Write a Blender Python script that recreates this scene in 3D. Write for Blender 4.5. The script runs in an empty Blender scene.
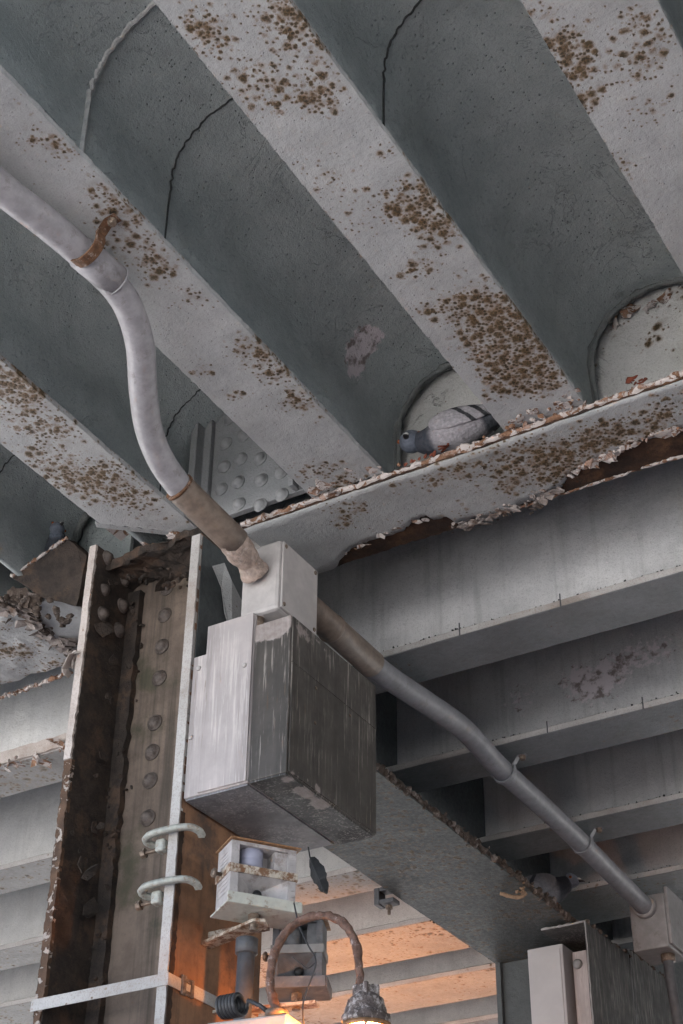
import bpy, bmesh, math, random
from math import radians as RAD, sin, cos, pi
from mathutils import Vector as V, Matrix, noise
random.seed(7)
S = bpy.context.scene
COL = S.collection
CAMH = 1.6                      # camera height above the pavement; all coordinates below are metres from the lens

# ---------------------------------------------------------------- camera
FPX, CX, CY = 1574.0, 341.5, 512.0
zc = V((367 - CX, 1710 + CY, -FPX)).normalized()
ac = V((1490 - CX, -(1636 - CY), -FPX)); ac = (ac - ac.dot(zc) * zc).normalized()
xc = ac.cross(zc)
ROT = Matrix((xc, ac, zc))
cd = bpy.data.cameras.new('camera'); cam = bpy.data.objects.new('camera', cd); COL.objects.link(cam)
cam.matrix_world = Matrix.Translation((0, 0, CAMH)) @ ROT.to_4x4()
cd.sensor_fit = 'VERTICAL'; cd.sensor_height = 24; cd.lens = FPX / 1024 * 24; cd.clip_start = .05; cd.clip_end = 500
S.camera = cam

def at(px, py, x=None, y=None, z=None):
    """where a surveyed point lies on the plane x=, y= or z= (metres from the lens)"""
    r = ROT @ V((px - CX, -(py - CY), -FPX))
    if x is not None: return r * (x / r.x)
    if y is not None: return r * (y / r.y)
    return r * (z / r.z)

# ---------------------------------------------------------------- node helpers
class NT:
    def __init__(s, name, space='Position'):
        s.m = bpy.data.materials.new(name); s.m.use_nodes = True; s.t = s.m.node_tree; s.t.nodes.clear()
        s.out = s.n('ShaderNodeOutputMaterial'); s.b = s.n('ShaderNodeBsdfPrincipled')
        s.t.links.new(s.b.outputs[0], s.out.inputs[0])
        s.p = s.n('ShaderNodeNewGeometry').outputs['Position'] if space == 'Position' else s.n('ShaderNodeTexCoord').outputs['Object']
        s.h = None
    def n(s, t): return s.t.nodes.new(t)
    def put(s, sock, v):
        if v is None: return
        if isinstance(v, bpy.types.NodeSocket): s.t.links.new(v, sock)
        elif isinstance(v, (tuple, list)) and len(v) == 3 and sock.type == 'RGBA': sock.default_value = (*v, 1)
        else: sock.default_value = v
    def math(s, op, a, b=0.0, c=None, clamp=False):
        n = s.n('ShaderNodeMath'); n.operation = op; n.use_clamp = clamp
        s.put(n.inputs[0], a); s.put(n.inputs[1], b); s.put(n.inputs[2], c); return n.outputs[0]
    def scale(s, sc, p=None):
        n = s.n('ShaderNodeMapping'); s.put(n.inputs[0], p or s.p); n.inputs['Scale'].default_value = sc if isinstance(sc, tuple) else (sc,) * 3
        return n.outputs[0]
    def noise(s, sc, det=4, rough=.55, p=None, dist=0):
        n = s.n('ShaderNodeTexNoise'); s.put(n.inputs['Vector'], p if p is not None and not isinstance(sc, tuple) else (s.scale(sc, p) if isinstance(sc, tuple) else s.p))
        n.inputs['Scale'].default_value = 1 if isinstance(sc, tuple) else sc
        n.inputs['Detail'].default_value = det; n.inputs['Roughness'].default_value = rough; n.inputs['Distortion'].default_value = dist
        return n.outputs[0]
    def ramp(s, v, a, b, lo=0., hi=1.):
        n = s.n('ShaderNodeMapRange'); n.interpolation_type = 'SMOOTHSTEP'
        s.put(n.inputs['Value'], v); s.put(n.inputs['From Min'], a); s.put(n.inputs['From Max'], b); s.put(n.inputs['To Min'], lo); s.put(n.inputs['To Max'], hi)
        return n.outputs[0]
    def mix(s, f, a, b):
        n = s.n('ShaderNodeMix'); n.data_type = 'RGBA'; s.put(n.inputs[0], f); s.put(n.inputs[6], a); s.put(n.inputs[7], b); return n.outputs[2]
    def voro(s, sc, warp=.012, wsc=60):
        w = s.n('ShaderNodeTexNoise'); s.put(w.inputs['Vector'], s.p); w.inputs['Scale'].default_value = wsc; w.inputs['Detail'].default_value = 3
        vm = s.n('ShaderNodeVectorMath'); vm.operation = 'MULTIPLY_ADD'
        s.put(vm.inputs[0], w.outputs[1]); vm.inputs[1].default_value = (warp,) * 3; s.put(vm.inputs[2], s.p)
        n = s.n('ShaderNodeTexVoronoi'); s.put(n.inputs['Vector'], vm.outputs[0]); n.inputs['Scale'].default_value = sc
        sp = s.n('ShaderNodeSeparateColor'); s.put(sp.inputs[0], n.outputs['Color'])
        return n.outputs['Distance'], sp.outputs[0], sp.outputs[1]
    def attr(s, name):
        n = s.n('ShaderNodeAttribute'); n.attribute_name = name; return n.outputs['Fac']
    def addh(s, v, k):
        v = s.math('MULTIPLY', v, k); s.h = v if s.h is None else s.math('ADD', s.h, v)
    def done(s, col, rough=.6, metal=0., bump=.001, spec=.4):
        s.put(s.b.inputs['Base Color'], col); s.put(s.b.inputs['Roughness'], rough); s.put(s.b.inputs['Metallic'], metal)
        s.b.inputs['Specular IOR Level'].default_value = spec
        if s.h is not None:
            n = s.n('ShaderNodeBump'); n.inputs['Distance'].default_value = bump; n.inputs['Strength'].default_value = 1
            s.put(n.inputs['Height'], s.h); s.put(s.b.inputs['Normal'], n.outputs[0])
        return s.m

def spots(t, base, dens, big=30, dark=(.036, .026, .013), halo=(.18, .115, .056)):
    """rust blisters: cells whose random radius grows with the local density"""
    col = t.mix(t.math('MULTIPLY', t.math('MULTIPLY', t.ramp(dens, .15, 1.1), t.ramp(t.noise(26, 5, .65), .44, .66)), .55), base, tuple(.5 * (h + .24) for h in halo))
    for sc, k, kk in ((big, .80, 1.), (big * 2.3, .72, .7)):
        d, r, g = t.voro(sc, .6 / sc, sc * 2.0)
        rad = t.math('MULTIPLY', t.math('SUBTRACT', dens, t.math('MULTIPLY', r, 1.0)), k, clamp=True)
        rad = t.math('MINIMUM', rad, .5)
        hal = t.ramp(d, t.math('ADD', rad, .26), t.math('MULTIPLY', rad, .7), 0, 1)
        d = t.math('ADD', d, t.math('MULTIPLY', t.math('SUBTRACT', t.noise(sc * 5, 3, .6), .5), .34))
        cor = t.ramp(d, t.math('ADD', rad, .05), t.math('MULTIPLY', rad, .45), 0, 1)
        on = t.ramp(rad, .02, .10)
        hal = t.math('MULTIPLY', hal, on); cor = t.math('MULTIPLY', cor, on)
        col = t.mix(t.math('MULTIPLY', hal, .7), col, halo)
        col = t.mix(cor, col, t.mix(g, dark, (.075, .050, .022)))
        t.addh(cor, .45 * kk)
    return col

def paint(name, c1, c2, dirt=(.10, .10, .09), dirtamt=.35, dens=0., useattr=True, bump=.0016, rough=.55, big=30, streak=None, pits=.5, fine=1.0, dl=.46, dh=.70, crack=0., halo=(.20, .115, .055)):
    t = NT(name)
    a = t.noise(7, 6, .62); b = t.noise(55, 4, .6); c = t.noise(260, 2, .5)
    col = t.mix(t.ramp(a, .32, .68), c1, c2)
    col = t.mix(t.math('MULTIPLY', t.ramp(t.noise(2.3, 8, .68), .46, .75), dirtamt), col, dirt)
    col = t.mix(t.math('MULTIPLY', t.ramp(b, .60, .76), .35), col, dirt)
    col = t.mix(t.math('MULTIPLY', t.ramp(c, .50, .66), .30 * fine), col, dirt)
    m2 = t.noise(120, 5, .7); col = t.mix(t.math('MULTIPLY', t.ramp(m2, .54, .68), .35 * fine), col, dirt)
    if crack:
        q = t.noise(4.5, 7, .62, dist=.8); ck = t.math('MULTIPLY', t.ramp(t.math('ABSOLUTE', t.math('SUBTRACT', q, .5)), .007, .002), t.ramp(t.noise(3.5, 3), .46, .54))
        col = t.mix(t.math('MULTIPLY', ck, crack), col, (.05, .045, .04)); t.addh(ck, -2. * crack)
    if streak:
        sv = t.noise((34, 34, 1.6), 5, .6)
        col = t.mix(t.math('MULTIPLY', t.ramp(sv, .50, .72), streak[1]), col, streak[0])
    t.addh(b, .9 * fine); t.addh(c, .35 * fine); t.addh(m2, .8 * fine); t.addh(t.noise(16, 5, .55), 1.2)
    d, r, g = t.voro(95, .004, 100)
    pit = t.math('MULTIPLY', t.ramp(d, .30, .12), t.ramp(r, .80, .86))
    t.addh(pit, .9 * pits); col = t.mix(t.math('MULTIPLY', pit, .25 * pits), col, dirt)
    cl = t.ramp(t.noise(3.2, 4, .6), dl, dh, 0, dens) if dens else 0.
    if useattr: cl = t.math('ADD', t.attr('rust'), cl)
    if useattr or dens: col = spots(t, col, cl, big, halo=halo)
    pa = t.attr('patch'); pn = t.noise(38, 5, .7)
    pm = t.ramp(t.math('ADD', pa, t.math('MULTIPLY', t.math('SUBTRACT', pn, .5), 1.4)), .42, .56)
    pm = t.math('MULTIPLY', pm, t.ramp(pa, .02, .12))
    pc = t.mix(t.ramp(t.noise(24, 4, .6), .48, .64), (.64, .58, .60), (.22, .18, .17))
    col = t.mix(pm, col, pc)
    return t.done(col, t.ramp(b, .3, .7, rough - .1, rough + .12), 0, bump)

def rusty(name, c1, c2, c3=None, bump=.004, streak=None, rough=.85, sc=14, peel=None):
    t = NT(name)
    a = t.noise(sc, 8, .7); b = t.noise(sc * 5, 6, .7)
    col = t.mix(t.ramp(a, .36, .64), c1, c2)
    if c3: col = t.mix(t.ramp(t.noise(sc * .55, 7, .7), .50, .66), col, c3)
    col = t.mix(t.math('MULTIPLY', t.ramp(b, .52, .72), .5), col, tuple(x * .45 for x in c1))
    if streak:
        sv = t.noise((26, 26, .9), 5, .62)
        col = t.mix(t.math('MULTIPLY', t.ramp(sv, .46, .70), streak[1]), col, streak[0])
    t.addh(a, 1.0); t.addh(b, .6); t.addh(t.noise(sc * 16, 3, .6), .22)
    if peel:
        v = t.noise(peel[1], 7, .66, dist=.6); m = t.ramp(v, peel[2], peel[2] + .012)
        pc = t.mix(t.noise(40, 4), peel[0], tuple(x * .72 for x in peel[0]))
        col = t.mix(m, col, pc); t.addh(m, .9)
    return t.done(col, rough, 0, bump, .25)

def plain(name, c, rough=.5, metal=0., var=.18, sc=40, bump=.0006, dirt=None, emis=None):
    t = NT(name, 'Object')
    a = t.noise(sc, 5, .6)
    col = t.mix(t.ramp(a, .3, .7), tuple(x * (1 - var) for x in c), tuple(min(1, x * (1 + var)) for x in c))
    if dirt: col = t.mix(t.math('MULTIPLY', t.ramp(t.noise(sc * .8, 8, .75), dirt[1], dirt[1] + .14), dirt[2]), col, dirt[0])
    t.addh(a, 1.); t.addh(t.noise(sc * 5, 2), .4)
    if emis: t.b.inputs['Emission Color'].default_value = (*emis[0], 1); t.b.inputs['Emission Strength'].default_value = emis[1]
    return t.done(col, rough, metal, bump)

def cabinet(name, c1, c2, stain, amt, thr):
    """sheet metal with runs of lime and grime down it"""
    t = NT(name)
    a = t.noise(9, 5, .6)
    col = t.mix(t.ramp(a, .3, .7), c1, c2)
    s1 = t.noise((60, 60, 3.0), 7, .72, dist=.5); s2 = t.noise((140, 140, 7), 5, .65); s3 = t.noise((24, 24, 1.2), 5, .6)
    col = t.mix(t.math('MULTIPLY', t.ramp(s3, .47, .66), .55), col, tuple(x * .5 for x in c1))
    m = t.math('MULTIPLY', t.ramp(t.math('MULTIPLY', t.math('ADD', s1, s2), .5), thr, thr + .09), t.ramp(t.noise(5.5, 4, .6), .34, .54))
    col = t.mix(t.math('MULTIPLY', m, amt), col, stain)
    ru = t.math('MULTIPLY', t.ramp(s2, .56, .68), t.ramp(t.noise(8, 4), .52, .64))
    col = t.mix(t.math('MULTIPLY', ru, .7), col, (.10, .055, .03))
    pk = t.attr('patch')
    tp = t.ramp(t.math('ADD', pk, t.math('MULTIPLY', t.math('SUBTRACT', t.noise(30, 5, .7), .5), 1.2)), .42, .62)
    col = t.mix(t.math('MULTIPLY', t.math('MULTIPLY', tp, t.ramp(pk, .02, .1)), .75), col, t.mix(t.noise(50, 4), (.50, .45, .44), (.17, .12, .10)))
    t.addh(a, .7); t.addh(s2, .3); t.addh(t.noise(150, 3), .2)
    return t.done(col, t.ramp(a, .3, .7, .38, .62), 0, .0014)

M = dict(
 flange=paint('pale_paint_with_rust', (.45, .448, .447), (.362, .362, .364), (.22, .21, .20), .45, .46, bump=.0026, fine=.75, big=38, dl=.42, dh=.70),
 vault=paint('slate_paint', (.33, .360, .358), (.42, .450, .448), (.20, .217, .217), .5, 0, False, .0036, .5, pits=1.6, crack=.2),
 vault_end=paint('chalky_white_paint', (.62, .60, .58), (.54, .53, .51), (.30, .275, .24), .55, .30, True, .003, crack=.45),
 girder=paint('grey_girder_paint', (.40, .40, .40), (.33, .335, .338), (.23, .215, .20), .5, .30, True, .0030, big=36),
 webgrey=paint('joist_grey_paint', (.58, .57, .57), (.48, .475, .48), (.22, .22, .22), .55, .10, False, .0018, streak=((.24, .235, .23), .35)),
 soffit=paint('joist_soffit_paint', (.20, .21, .22), (.165, .174, .182), (.11, .105, .10), .4, .45, True, .002, big=36, dl=.42, dh=.70),
 soffit_pale=paint('pale_soffit_paint', (.27, .26, .255), (.215, .205, .20), (.12, .10, .085), .4, .70, True, .002, big=26, dl=.30, dh=.60),
 agirder=paint('slate_speckled_paint', (.058, .066, .068), (.042, .049, .050), (.026, .025, .022), .45, .66, True, .002, big=32, dl=.26, dh=.58, halo=(.10, .062, .03)),
 deck=paint('dark_deck_paint', (.07, .08, .08), (.05, .055, .055), (.03, .03, .03), .5, 0, False),
 white=paint('white_edge_paint', (.48, .46, .45), (.38, .36, .35), (.20, .15, .115), .65, .35, False, .0012),
 bright=paint('bright_lime_paint', (.55, .49, .46), (.42, .37, .34), (.22, .13, .085), .75, .3, False, .002),
 rust=rusty('dark_rust', (.060, .032, .020), (.030, .020, .016), (.115, .060, .032)),
 crust=rusty('scaly_black_rust', (.062, .047, .039), (.031, .026, .023), (.095, .062, .045), bump=.007, sc=18),
 edge=rusty('peeling_edge', (.12, .072, .048), (.07, .045, .034), (.17, .105, .07), peel=((.46, .40, .36), 26, .55)),
 rim=rusty('rusty_rim', (.30, .17, .11), (.16, .085, .05), (.42, .30, .25), peel=((.60, .53, .50), 30, .47), sc=24),
 web=rusty('stained_web', (.185, .142, .115), (.128, .098, .080), (.082, .074, .052), bump=.003, streak=((.045, .040, .034), .75), sc=7),
 face=rusty('brown_flange_face', (.29, .155, .09), (.20, .11, .068), (.11, .075, .06), bump=.0025, streak=((.085, .055, .042), .7), sc=9),
 slate=paint('slate_flat', (.078, .088, .092), (.060, .068, .072), (.04, .04, .038), .4, .05, False),
 conduit=plain('lilac_grey_plastic', (.31, .295, .31), .42, 0, .14, 30, .0012, ((.15, .125, .12), .53, .6)),
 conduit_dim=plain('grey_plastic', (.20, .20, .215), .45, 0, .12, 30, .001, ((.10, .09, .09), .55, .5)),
 conduit_tan=plain('tan_plastic', (.165, .125, .10), .48, 0, .2, 40, .0012, ((.46, .41, .37), .63, .8)),
 tape=plain('dirty_tape', (.33, .25, .21), .6, 0, .35, 45, .004, ((.50, .44, .40), .52, .7)),
 strapm=plain('rusty_strap', (.13, .065, .035), .7, .3, .4, 60, .002, ((.40, .33, .29), .52, .7)),
 jbox=plain('cast_grey_paint', (.40, .37, .36), .5, 0, .10, 20, .0012, ((.22, .17, .14), .6, .5)),
 jboxdim=plain('dull_cast_grey', (.24, .23, .23), .55, 0, .14, 20, .0012, ((.12, .10, .09), .55, .6)),
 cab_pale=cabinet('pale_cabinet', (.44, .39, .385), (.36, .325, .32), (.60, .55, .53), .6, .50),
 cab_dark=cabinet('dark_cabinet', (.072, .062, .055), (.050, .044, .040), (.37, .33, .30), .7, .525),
 cab_black=cabinet('black_cabinet', (.045, .043, .042), (.03, .03, .03), (.28, .26, .25), .75, .50),
 cab_base=cabinet('mottled_base', (.22, .215, .23), (.15, .15, .165), (.42, .40, .40), .6, .50),
 plastic=plain('siren_plastic', (.43, .40, .40), .5, 0, .14, 25, .001, ((.20, .16, .14), .50, .6)),
 lens=plain('violet_lens', (.34, .34, .43), .35, 0, .08, 25, .0004),
 black=plain('black_rubber', (.018, .018, .019), .5, 0, .25, 60, .0006),
 band=plain('rust_speckled_band', (.50, .44, .37), .55, 0, .12, 45, .0012, ((.16, .075, .035), .44, .95)),
 tray=plain('pale_green_tray', (.50, .50, .45), .5, 0, .1, 30, .001, ((.19, .095, .045), .51, .8)),
 greysiren=plain('sooty_grey_plastic', (.12, .12, .13), .6, 0, .25, 25, .001, ((.24, .22, .21), .56, .7)),
 clamp=plain('pale_green_cast_iron', (.37, .375, .345), .5, 0, .2, 50, .0015, ((.20, .12, .07), .51, .8)),
 bolt=plain('corroded_bolt', (.15, .11, .085), .5, .4, .4, 70, .002, ((.42, .36, .28), .52, .7)),
 plate=paint('plate_paint', (.25, .25, .255), (.20, .205, .21), (.13, .125, .12), .5, .08, False, .002),
 rivet=plain('painted_rivet', (.22, .22, .222), .5, 0, .15, 40, .001, ((.18, .16, .15), .58, .5)),
 rivet_brown=plain('brown_rivet', (.105, .085, .075), .65, 0, .3, 60, .0025, ((.05, .035, .03), .5, .7)),
 cable=plain('dark_cable', (.045, .043, .046), .5, 0, .2, 40, .0006),
 pipe=plain('slate_pipe', (.085, .085, .092), .5, 0, .2, 30, .0008, ((.16, .14, .13), .6, .5)),
 neck=plain('corroded_arm', (.135, .075, .055), .7, .1, .4, 60, .004, ((.44, .37, .35), .555, .8)),
 shade=plain('corroded_cast_cap', (.11, .085, .078), .7, .1, .4, 55, .005, ((.54, .48, .46), .46, .85)),
 brass=plain('rusted_rim', (.30, .16, .08), .5, .3, .3, 60, .002),
 bulb=plain('lit_sodium_bulb', (.9, .5, .2), .4, 0, .02, 20, .0001, None, ((1., .34, .06), 950.)),
 flake=rusty('paint_flakes', (.36, .32, .30), (.22, .18, .16), (.12, .07, .045), bump=.002, sc=30),
 scale=rusty('rust_scale', (.10, .075, .06), (.06, .045, .038), (.26, .22, .20), bump=.004, sc=36),
 twine=plain('straw_twine', (.30, .20, .13), .9, 0, .3, 60, .001),
 caulk=rusty('dark_caulk', (.06, .06, .058), (.035, .037, .037), None, bump=.004, sc=40),
 lime=rusty('pale_caulk', (.46, .45, .44), (.34, .34, .34), None, bump=.003, sc=40),
 mortar=paint('slate_mortar', (.20, .20, .195), (.13, .14, .14), (.08, .085, .08), .6, 0, False, .004),
 primer=rusty('red_primer', (.20, .055, .03), (.14, .045, .03), None, sc=40),
 panelw=plain('clean_grey_panel', (.40, .385, .39), .45, 0, .06, 6, .0004),
 ground=rusty('concrete_pavement', (.375, .37, .36), (.325, .322, .314), (.275, .273, .266), bump=.004, sc=2),
 floodbulb=plain('lit_flood_bulb', (.9, .5, .2), .4, 0, .02, 20, .0001, None, ((1., .34, .06), 6.)),
 weblit=paint('joist_lit_paint', (.66, .65, .635), (.56, .555, .55), (.30, .29, .28), .5, .10, False, .0018, streak=((.40, .39, .38), .3)),  # lighter copy of the joist grey; brighter light on left webs painted in
 beak=plain('dark_beak', (.05, .045, .045), .5), cere=plain('white_cere', (.6, .58, .56), .7), eye=plain('amber_eye', (.30, .08, .02), .2),
)

# ---------------------------------------------------------------- mesh helpers
def obj(name, bm, mat, parent=None, smooth=False, bevel=0., loc=None, subs=0):
    """link a bmesh given in lens coordinates as ONE mesh object under parent"""
    bmesh.ops.recalc_face_normals(bm, faces=bm.faces)
    me = bpy.data.meshes.new(name)
    if loc is None:
        if parent is not None: org = V(parent.get('_org'))
        else:
            lo = V([min(v.co[i] for v in bm.verts) for i in range(3)]); hi = V([max(v.co[i] for v in bm.verts) for i in range(3)])
            org = V(((lo.x + hi.x) / 2, (lo.y + hi.y) / 2, lo.z))
    else: org = V(loc)
    bmesh.ops.translate(bm, verts=bm.verts, vec=-org)
    if smooth:
        for f in bm.faces: f.smooth = True
    bm.to_mesh(me); bm.free()
    if isinstance(mat, (list, tuple)):
        for m in mat: me.materials.append(m)
    else: me.materials.append(mat)
    o = bpy.data.objects.new(name, me); COL.objects.link(o)
    o['_org'] = tuple(org)
    if parent is not None:
        o.parent = parent; o.location = org - V(parent['_org'])
    else: o.location = org + V((0, 0, CAMH))
    if bevel:
        b = o.modifiers.new('bevel', 'BEVEL'); b.width = bevel; b.segments = 2; b.limit_method = 'ANGLE'; b.angle_limit = RAD(40)
    if subs:
        b = o.modifiers.new('sub', 'SUBSURF'); b.levels = subs; b.render_levels = subs
    return o

def tag(o, label, cat, group=None):
    o['label'] = label; o['category'] = cat
    if group: o['group'] = group
    return o

def thing(name, label, cat, loc, group=None):
    o = bpy.data.objects.new(name, None); COL.objects.link(o)
    o.empty_display_size = .1
    o['_org'] = tuple(loc); o.location = V(loc) + V((0, 0, CAMH))
    return tag(o, label, cat, group)

def B(): return bmesh.new()

def box(bm, x0, x1, y0, y1, z0, z1, mx=None, mi=0):
    vs = [bm.verts.new(V(c)) for c in ((x0, y0, z0), (x1, y0, z0), (x1, y1, z0), (x0, y1, z0), (x0, y0, z1), (x1, y0, z1), (x1, y1, z1), (x0, y1, z1))]
    if mx is not None:
        for v in vs: v.co = mx @ v.co
    for f in ((0, 3, 2, 1), (4, 5, 6, 7), (0, 1, 5, 4), (1, 2, 6, 5), (2, 3, 7, 6), (3, 0, 4, 7)):
        bm.faces.new([vs[i] for i in f]).material_index = mi
    return bm

def prism(bm, pts, ext):
    """closed polygon pts (Vectors) pushed along ext"""
    a = [bm.verts.new(p) for p in pts]; b = [bm.verts.new(V(p) + V(ext)) for p in pts]
    n = len(a)
    bm.faces.new(a[::-1]); bm.faces.new(b)
    for i in range(n): bm.faces.new((a[i], a[(i + 1) % n], b[(i + 1) % n], b[i]))
    return bm

def smooth_path(pts, k=8):
    pts = [V(p) for p in pts]; out = []
    for i in range(len(pts) - 1):
        p0 = pts[max(i - 1, 0)]; p1 = pts[i]; p2 = pts[i + 1]; p3 = pts[min(i + 2, len(pts) - 1)]
        for j in range(k):
            t = j / k
            out.append(.5 * ((2 * p1) + (p2 - p0) * t + (2 * p0 - 5 * p1 + 4 * p2 - p3) * t * t + (3 * p1 - p0 - 3 * p2 + p3) * t ** 3))
    out.append(pts[-1]); return out

def frames(path):
    fr = []; up = None
    for i, p in enumerate(path):
        d = (path[min(i + 1, len(path) - 1)] - path[max(i - 1, 0)]).normalized()
        if up is None:
            up = d.orthogonal().normalized()
        up = (up - d * up.dot(d)).normalized()
        fr.append((p, up, d.cross(up)))
    return fr

def tube(bm, path, r, seg=14, cap=True, jit=0.):
    path = [V(p) for p in path]; rings = []
    for i, (p, u, w) in enumerate(frames(path)):
        rr = r(i / (len(path) - 1)) if callable(r) else r
        ring = []
        for k in range(seg):
            a = 2 * pi * k / seg
            q = p + (u * cos(a) + w * sin(a)) * rr
            if jit: q = q + noise.noise_vector(q * 60) * jit
            ring.append(bm.verts.new(q))
        rings.append(ring)
    for a, b in zip(rings, rings[1:]):
        for k in range(seg): bm.faces.new((a[k], a[(k + 1) % seg], b[(k + 1) % seg], b[k]))
    if cap: bm.faces.new(rings[0][::-1]); bm.faces.new(rings[-1])
    return bm

def lathe(bm, prof, org, axis=(0, 0, 1), seg=28, jit=0.):
    axis = V(axis).normalized(); u = axis.orthogonal().normalized(); w = axis.cross(u); rings = []
    for r, h in prof:
        ring = []
        for k in range(seg):
            a = 2 * pi * k / seg; q = V(org) + axis * h + (u * cos(a) + w * sin(a)) * r
            if jit: q = q + noise.noise_vector(q * 70) * jit
            ring.append(bm.verts.new(q))
        rings.append(ring)
    for a, b in zip(rings, rings[1:]):
        for k in range(seg): bm.faces.new((a[k], a[(k + 1) % seg], b[(k + 1) % seg], b[k]))
    bm.faces.new(rings[0][::-1]); bm.faces.new(rings[-1])
    return bm

def slab(bm, o, u, v, w, nu, nv, jit=(0, 0, 0, 0), disp=0., seed=0., fj=34.):
    """plate: corner o, sides u and v, thickness w; face at o is gridded; jit roughens the edges v=0, v=1, u=0, u=1"""
    o, u, v, w = V(o), V(u), V(v), V(w); un, vn, wn = u.normalized(), v.normalized(), w.normalized()
    def pt(i, j, top):
        a, b = i / nu, j / nv; p = o + u * a + v * b
        q = p * fj + V((seed, seed * 1.7, 0)); e = lambda m: (noise.noise(q) * .7 + noise.noise(q * 2.9) * .5) * m
        if j == 0: p = p + vn * abs(e(jit[0])) * 1.0
        if j == nv: p = p - vn * abs(e(jit[1]))
        if i == 0: p = p + un * abs(e(jit[2]))
        if i == nu: p = p - un * abs(e(jit[3]))
        if top: p = p + w
        if disp: p = p + wn * noise.fractal(p * 9 + V((seed, 0, 0)), .9, 2., 4) * disp
        return p
    lo = [[bm.verts.new(pt(i, j, False)) for j in range(nv + 1)] for i in range(nu + 1)]
    hi = [[bm.verts.new(pt(i, j, True)) for j in range(nv + 1)] for i in range(nu + 1)]
    for g in (lo, hi):
        for i in range(nu):
            for j in range(nv): bm.faces.new((g[i][j], g[i + 1][j], g[i + 1][j + 1], g[i][j + 1]))
    per = [(i, 0) for i in range(nu)] + [(nu, j) for j in range(nv)] + [(i, nv) for i in range(nu, 0, -1)] + [(0, j) for j in range(nv, 0, -1)]
    for (a, b), (c, d) in zip(per, per[1:] + per[:1]): bm.faces.new((lo[a][b], lo[c][d], hi[c][d], hi[a][b]))
    return bm

def attrib(o, name, blobs, noisef=0.):
    """a per-vertex amount (rust, patch) as soft blobs (x, y, z, radius, weight) in lens coordinates"""
    me = o.data; at_ = me.attributes.new(name, 'FLOAT', 'POINT'); org = V(o['_org'])
    vals = []
    for v in me.vertices:
        p = v.co + org; s = 0.
        for c, r, wt in blobs:
            d = (p - c).length
            if d < r * 2.2: s += wt * math.exp(-(d / r) ** 2)
        vals.append(s)
    at_.data.foreach_set('value', vals)

def flakes(bm, pts, n, size, up, spread=.01, tilt=.9):
    """curled irregular chips scattered along a polyline"""
    pts = [V(p) for p in pts]; up = V(up).normalized()
    for _ in range(n):
        i = random.randrange(len(pts) - 1); c = pts[i].lerp(pts[i + 1], random.random())
        c = c + V((random.gauss(0, spread), random.gauss(0, spread), random.gauss(0, spread)))
        nrm = (up + V((random.gauss(0, tilt), random.gauss(0, tilt), random.gauss(0, tilt)))).normalized()
        u = nrm.orthogonal().normalized(); w = nrm.cross(u); k = random.randint(5, 8); s = size * (.3 + 1.3 * random.random() ** 2); th = .0022
        ring = []
        for q in range(k):
            a = 2 * pi * q / k; rr = s * random.uniform(.5, 1.15)
            ring.append(c + u * cos(a) * rr + w * sin(a) * rr * .65 + nrm * (rr * rr * random.uniform(2, 14)))
        prism(bm, ring, nrm * th)
    return bm

def crumbs(bm, pts, n, size, spread):
    pts = [V(p) for p in pts]
    for _ in range(n):
        i = random.randrange(len(pts) - 1); c = pts[i].lerp(pts[i + 1], random.random())
        c = c + V([random.gauss(0, s) for s in spread])
        m = Matrix.Translation(c) @ Matrix.Rotation(random.random() * 6.28, 4, V((random.random() - .5, random.random() - .5, random.random() - .5)).normalized()) @ Matrix.Diagonal((*[size * random.uniform(.3, 1.2) for _ in range(3)], 1))
        r = bmesh.ops.create_icosphere(bm, subdivisions=1, radius=1, matrix=m)
        for v in r['verts']: v.co += noise.noise_vector(v.co * 200) * size * .35
    return bm

def struct(o): o['kind'] = 'structure'; return o

# ---------------------------------------------------------------- setting: pavement and deck
bm = B(); bmesh.ops.create_grid(bm, x_segments=2, y_segments=2, size=150); bmesh.ops.translate(bm, verts=bm.verts, vec=(0, 0, -CAMH))
struct(obj('ground', bm, M['ground'], loc=(0, 0, -CAMH)))
Y0 = 0.9                                            # edge of the deck towards the light
bm = B(); box(bm, -15, 30, Y0, 30, 3.40, 3.62)
struct(obj('ceiling', bm, M['deck'], loc=(0, 0, 3.40)))
bm = B(); box(bm, -.7, 30, -9, Y0 - .02, 3.40, 3.62)      # unseen deck piece, added to shade the ground on the right
struct(obj('ceiling', bm, M['deck'], loc=(0, 0, 3.40)))

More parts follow.
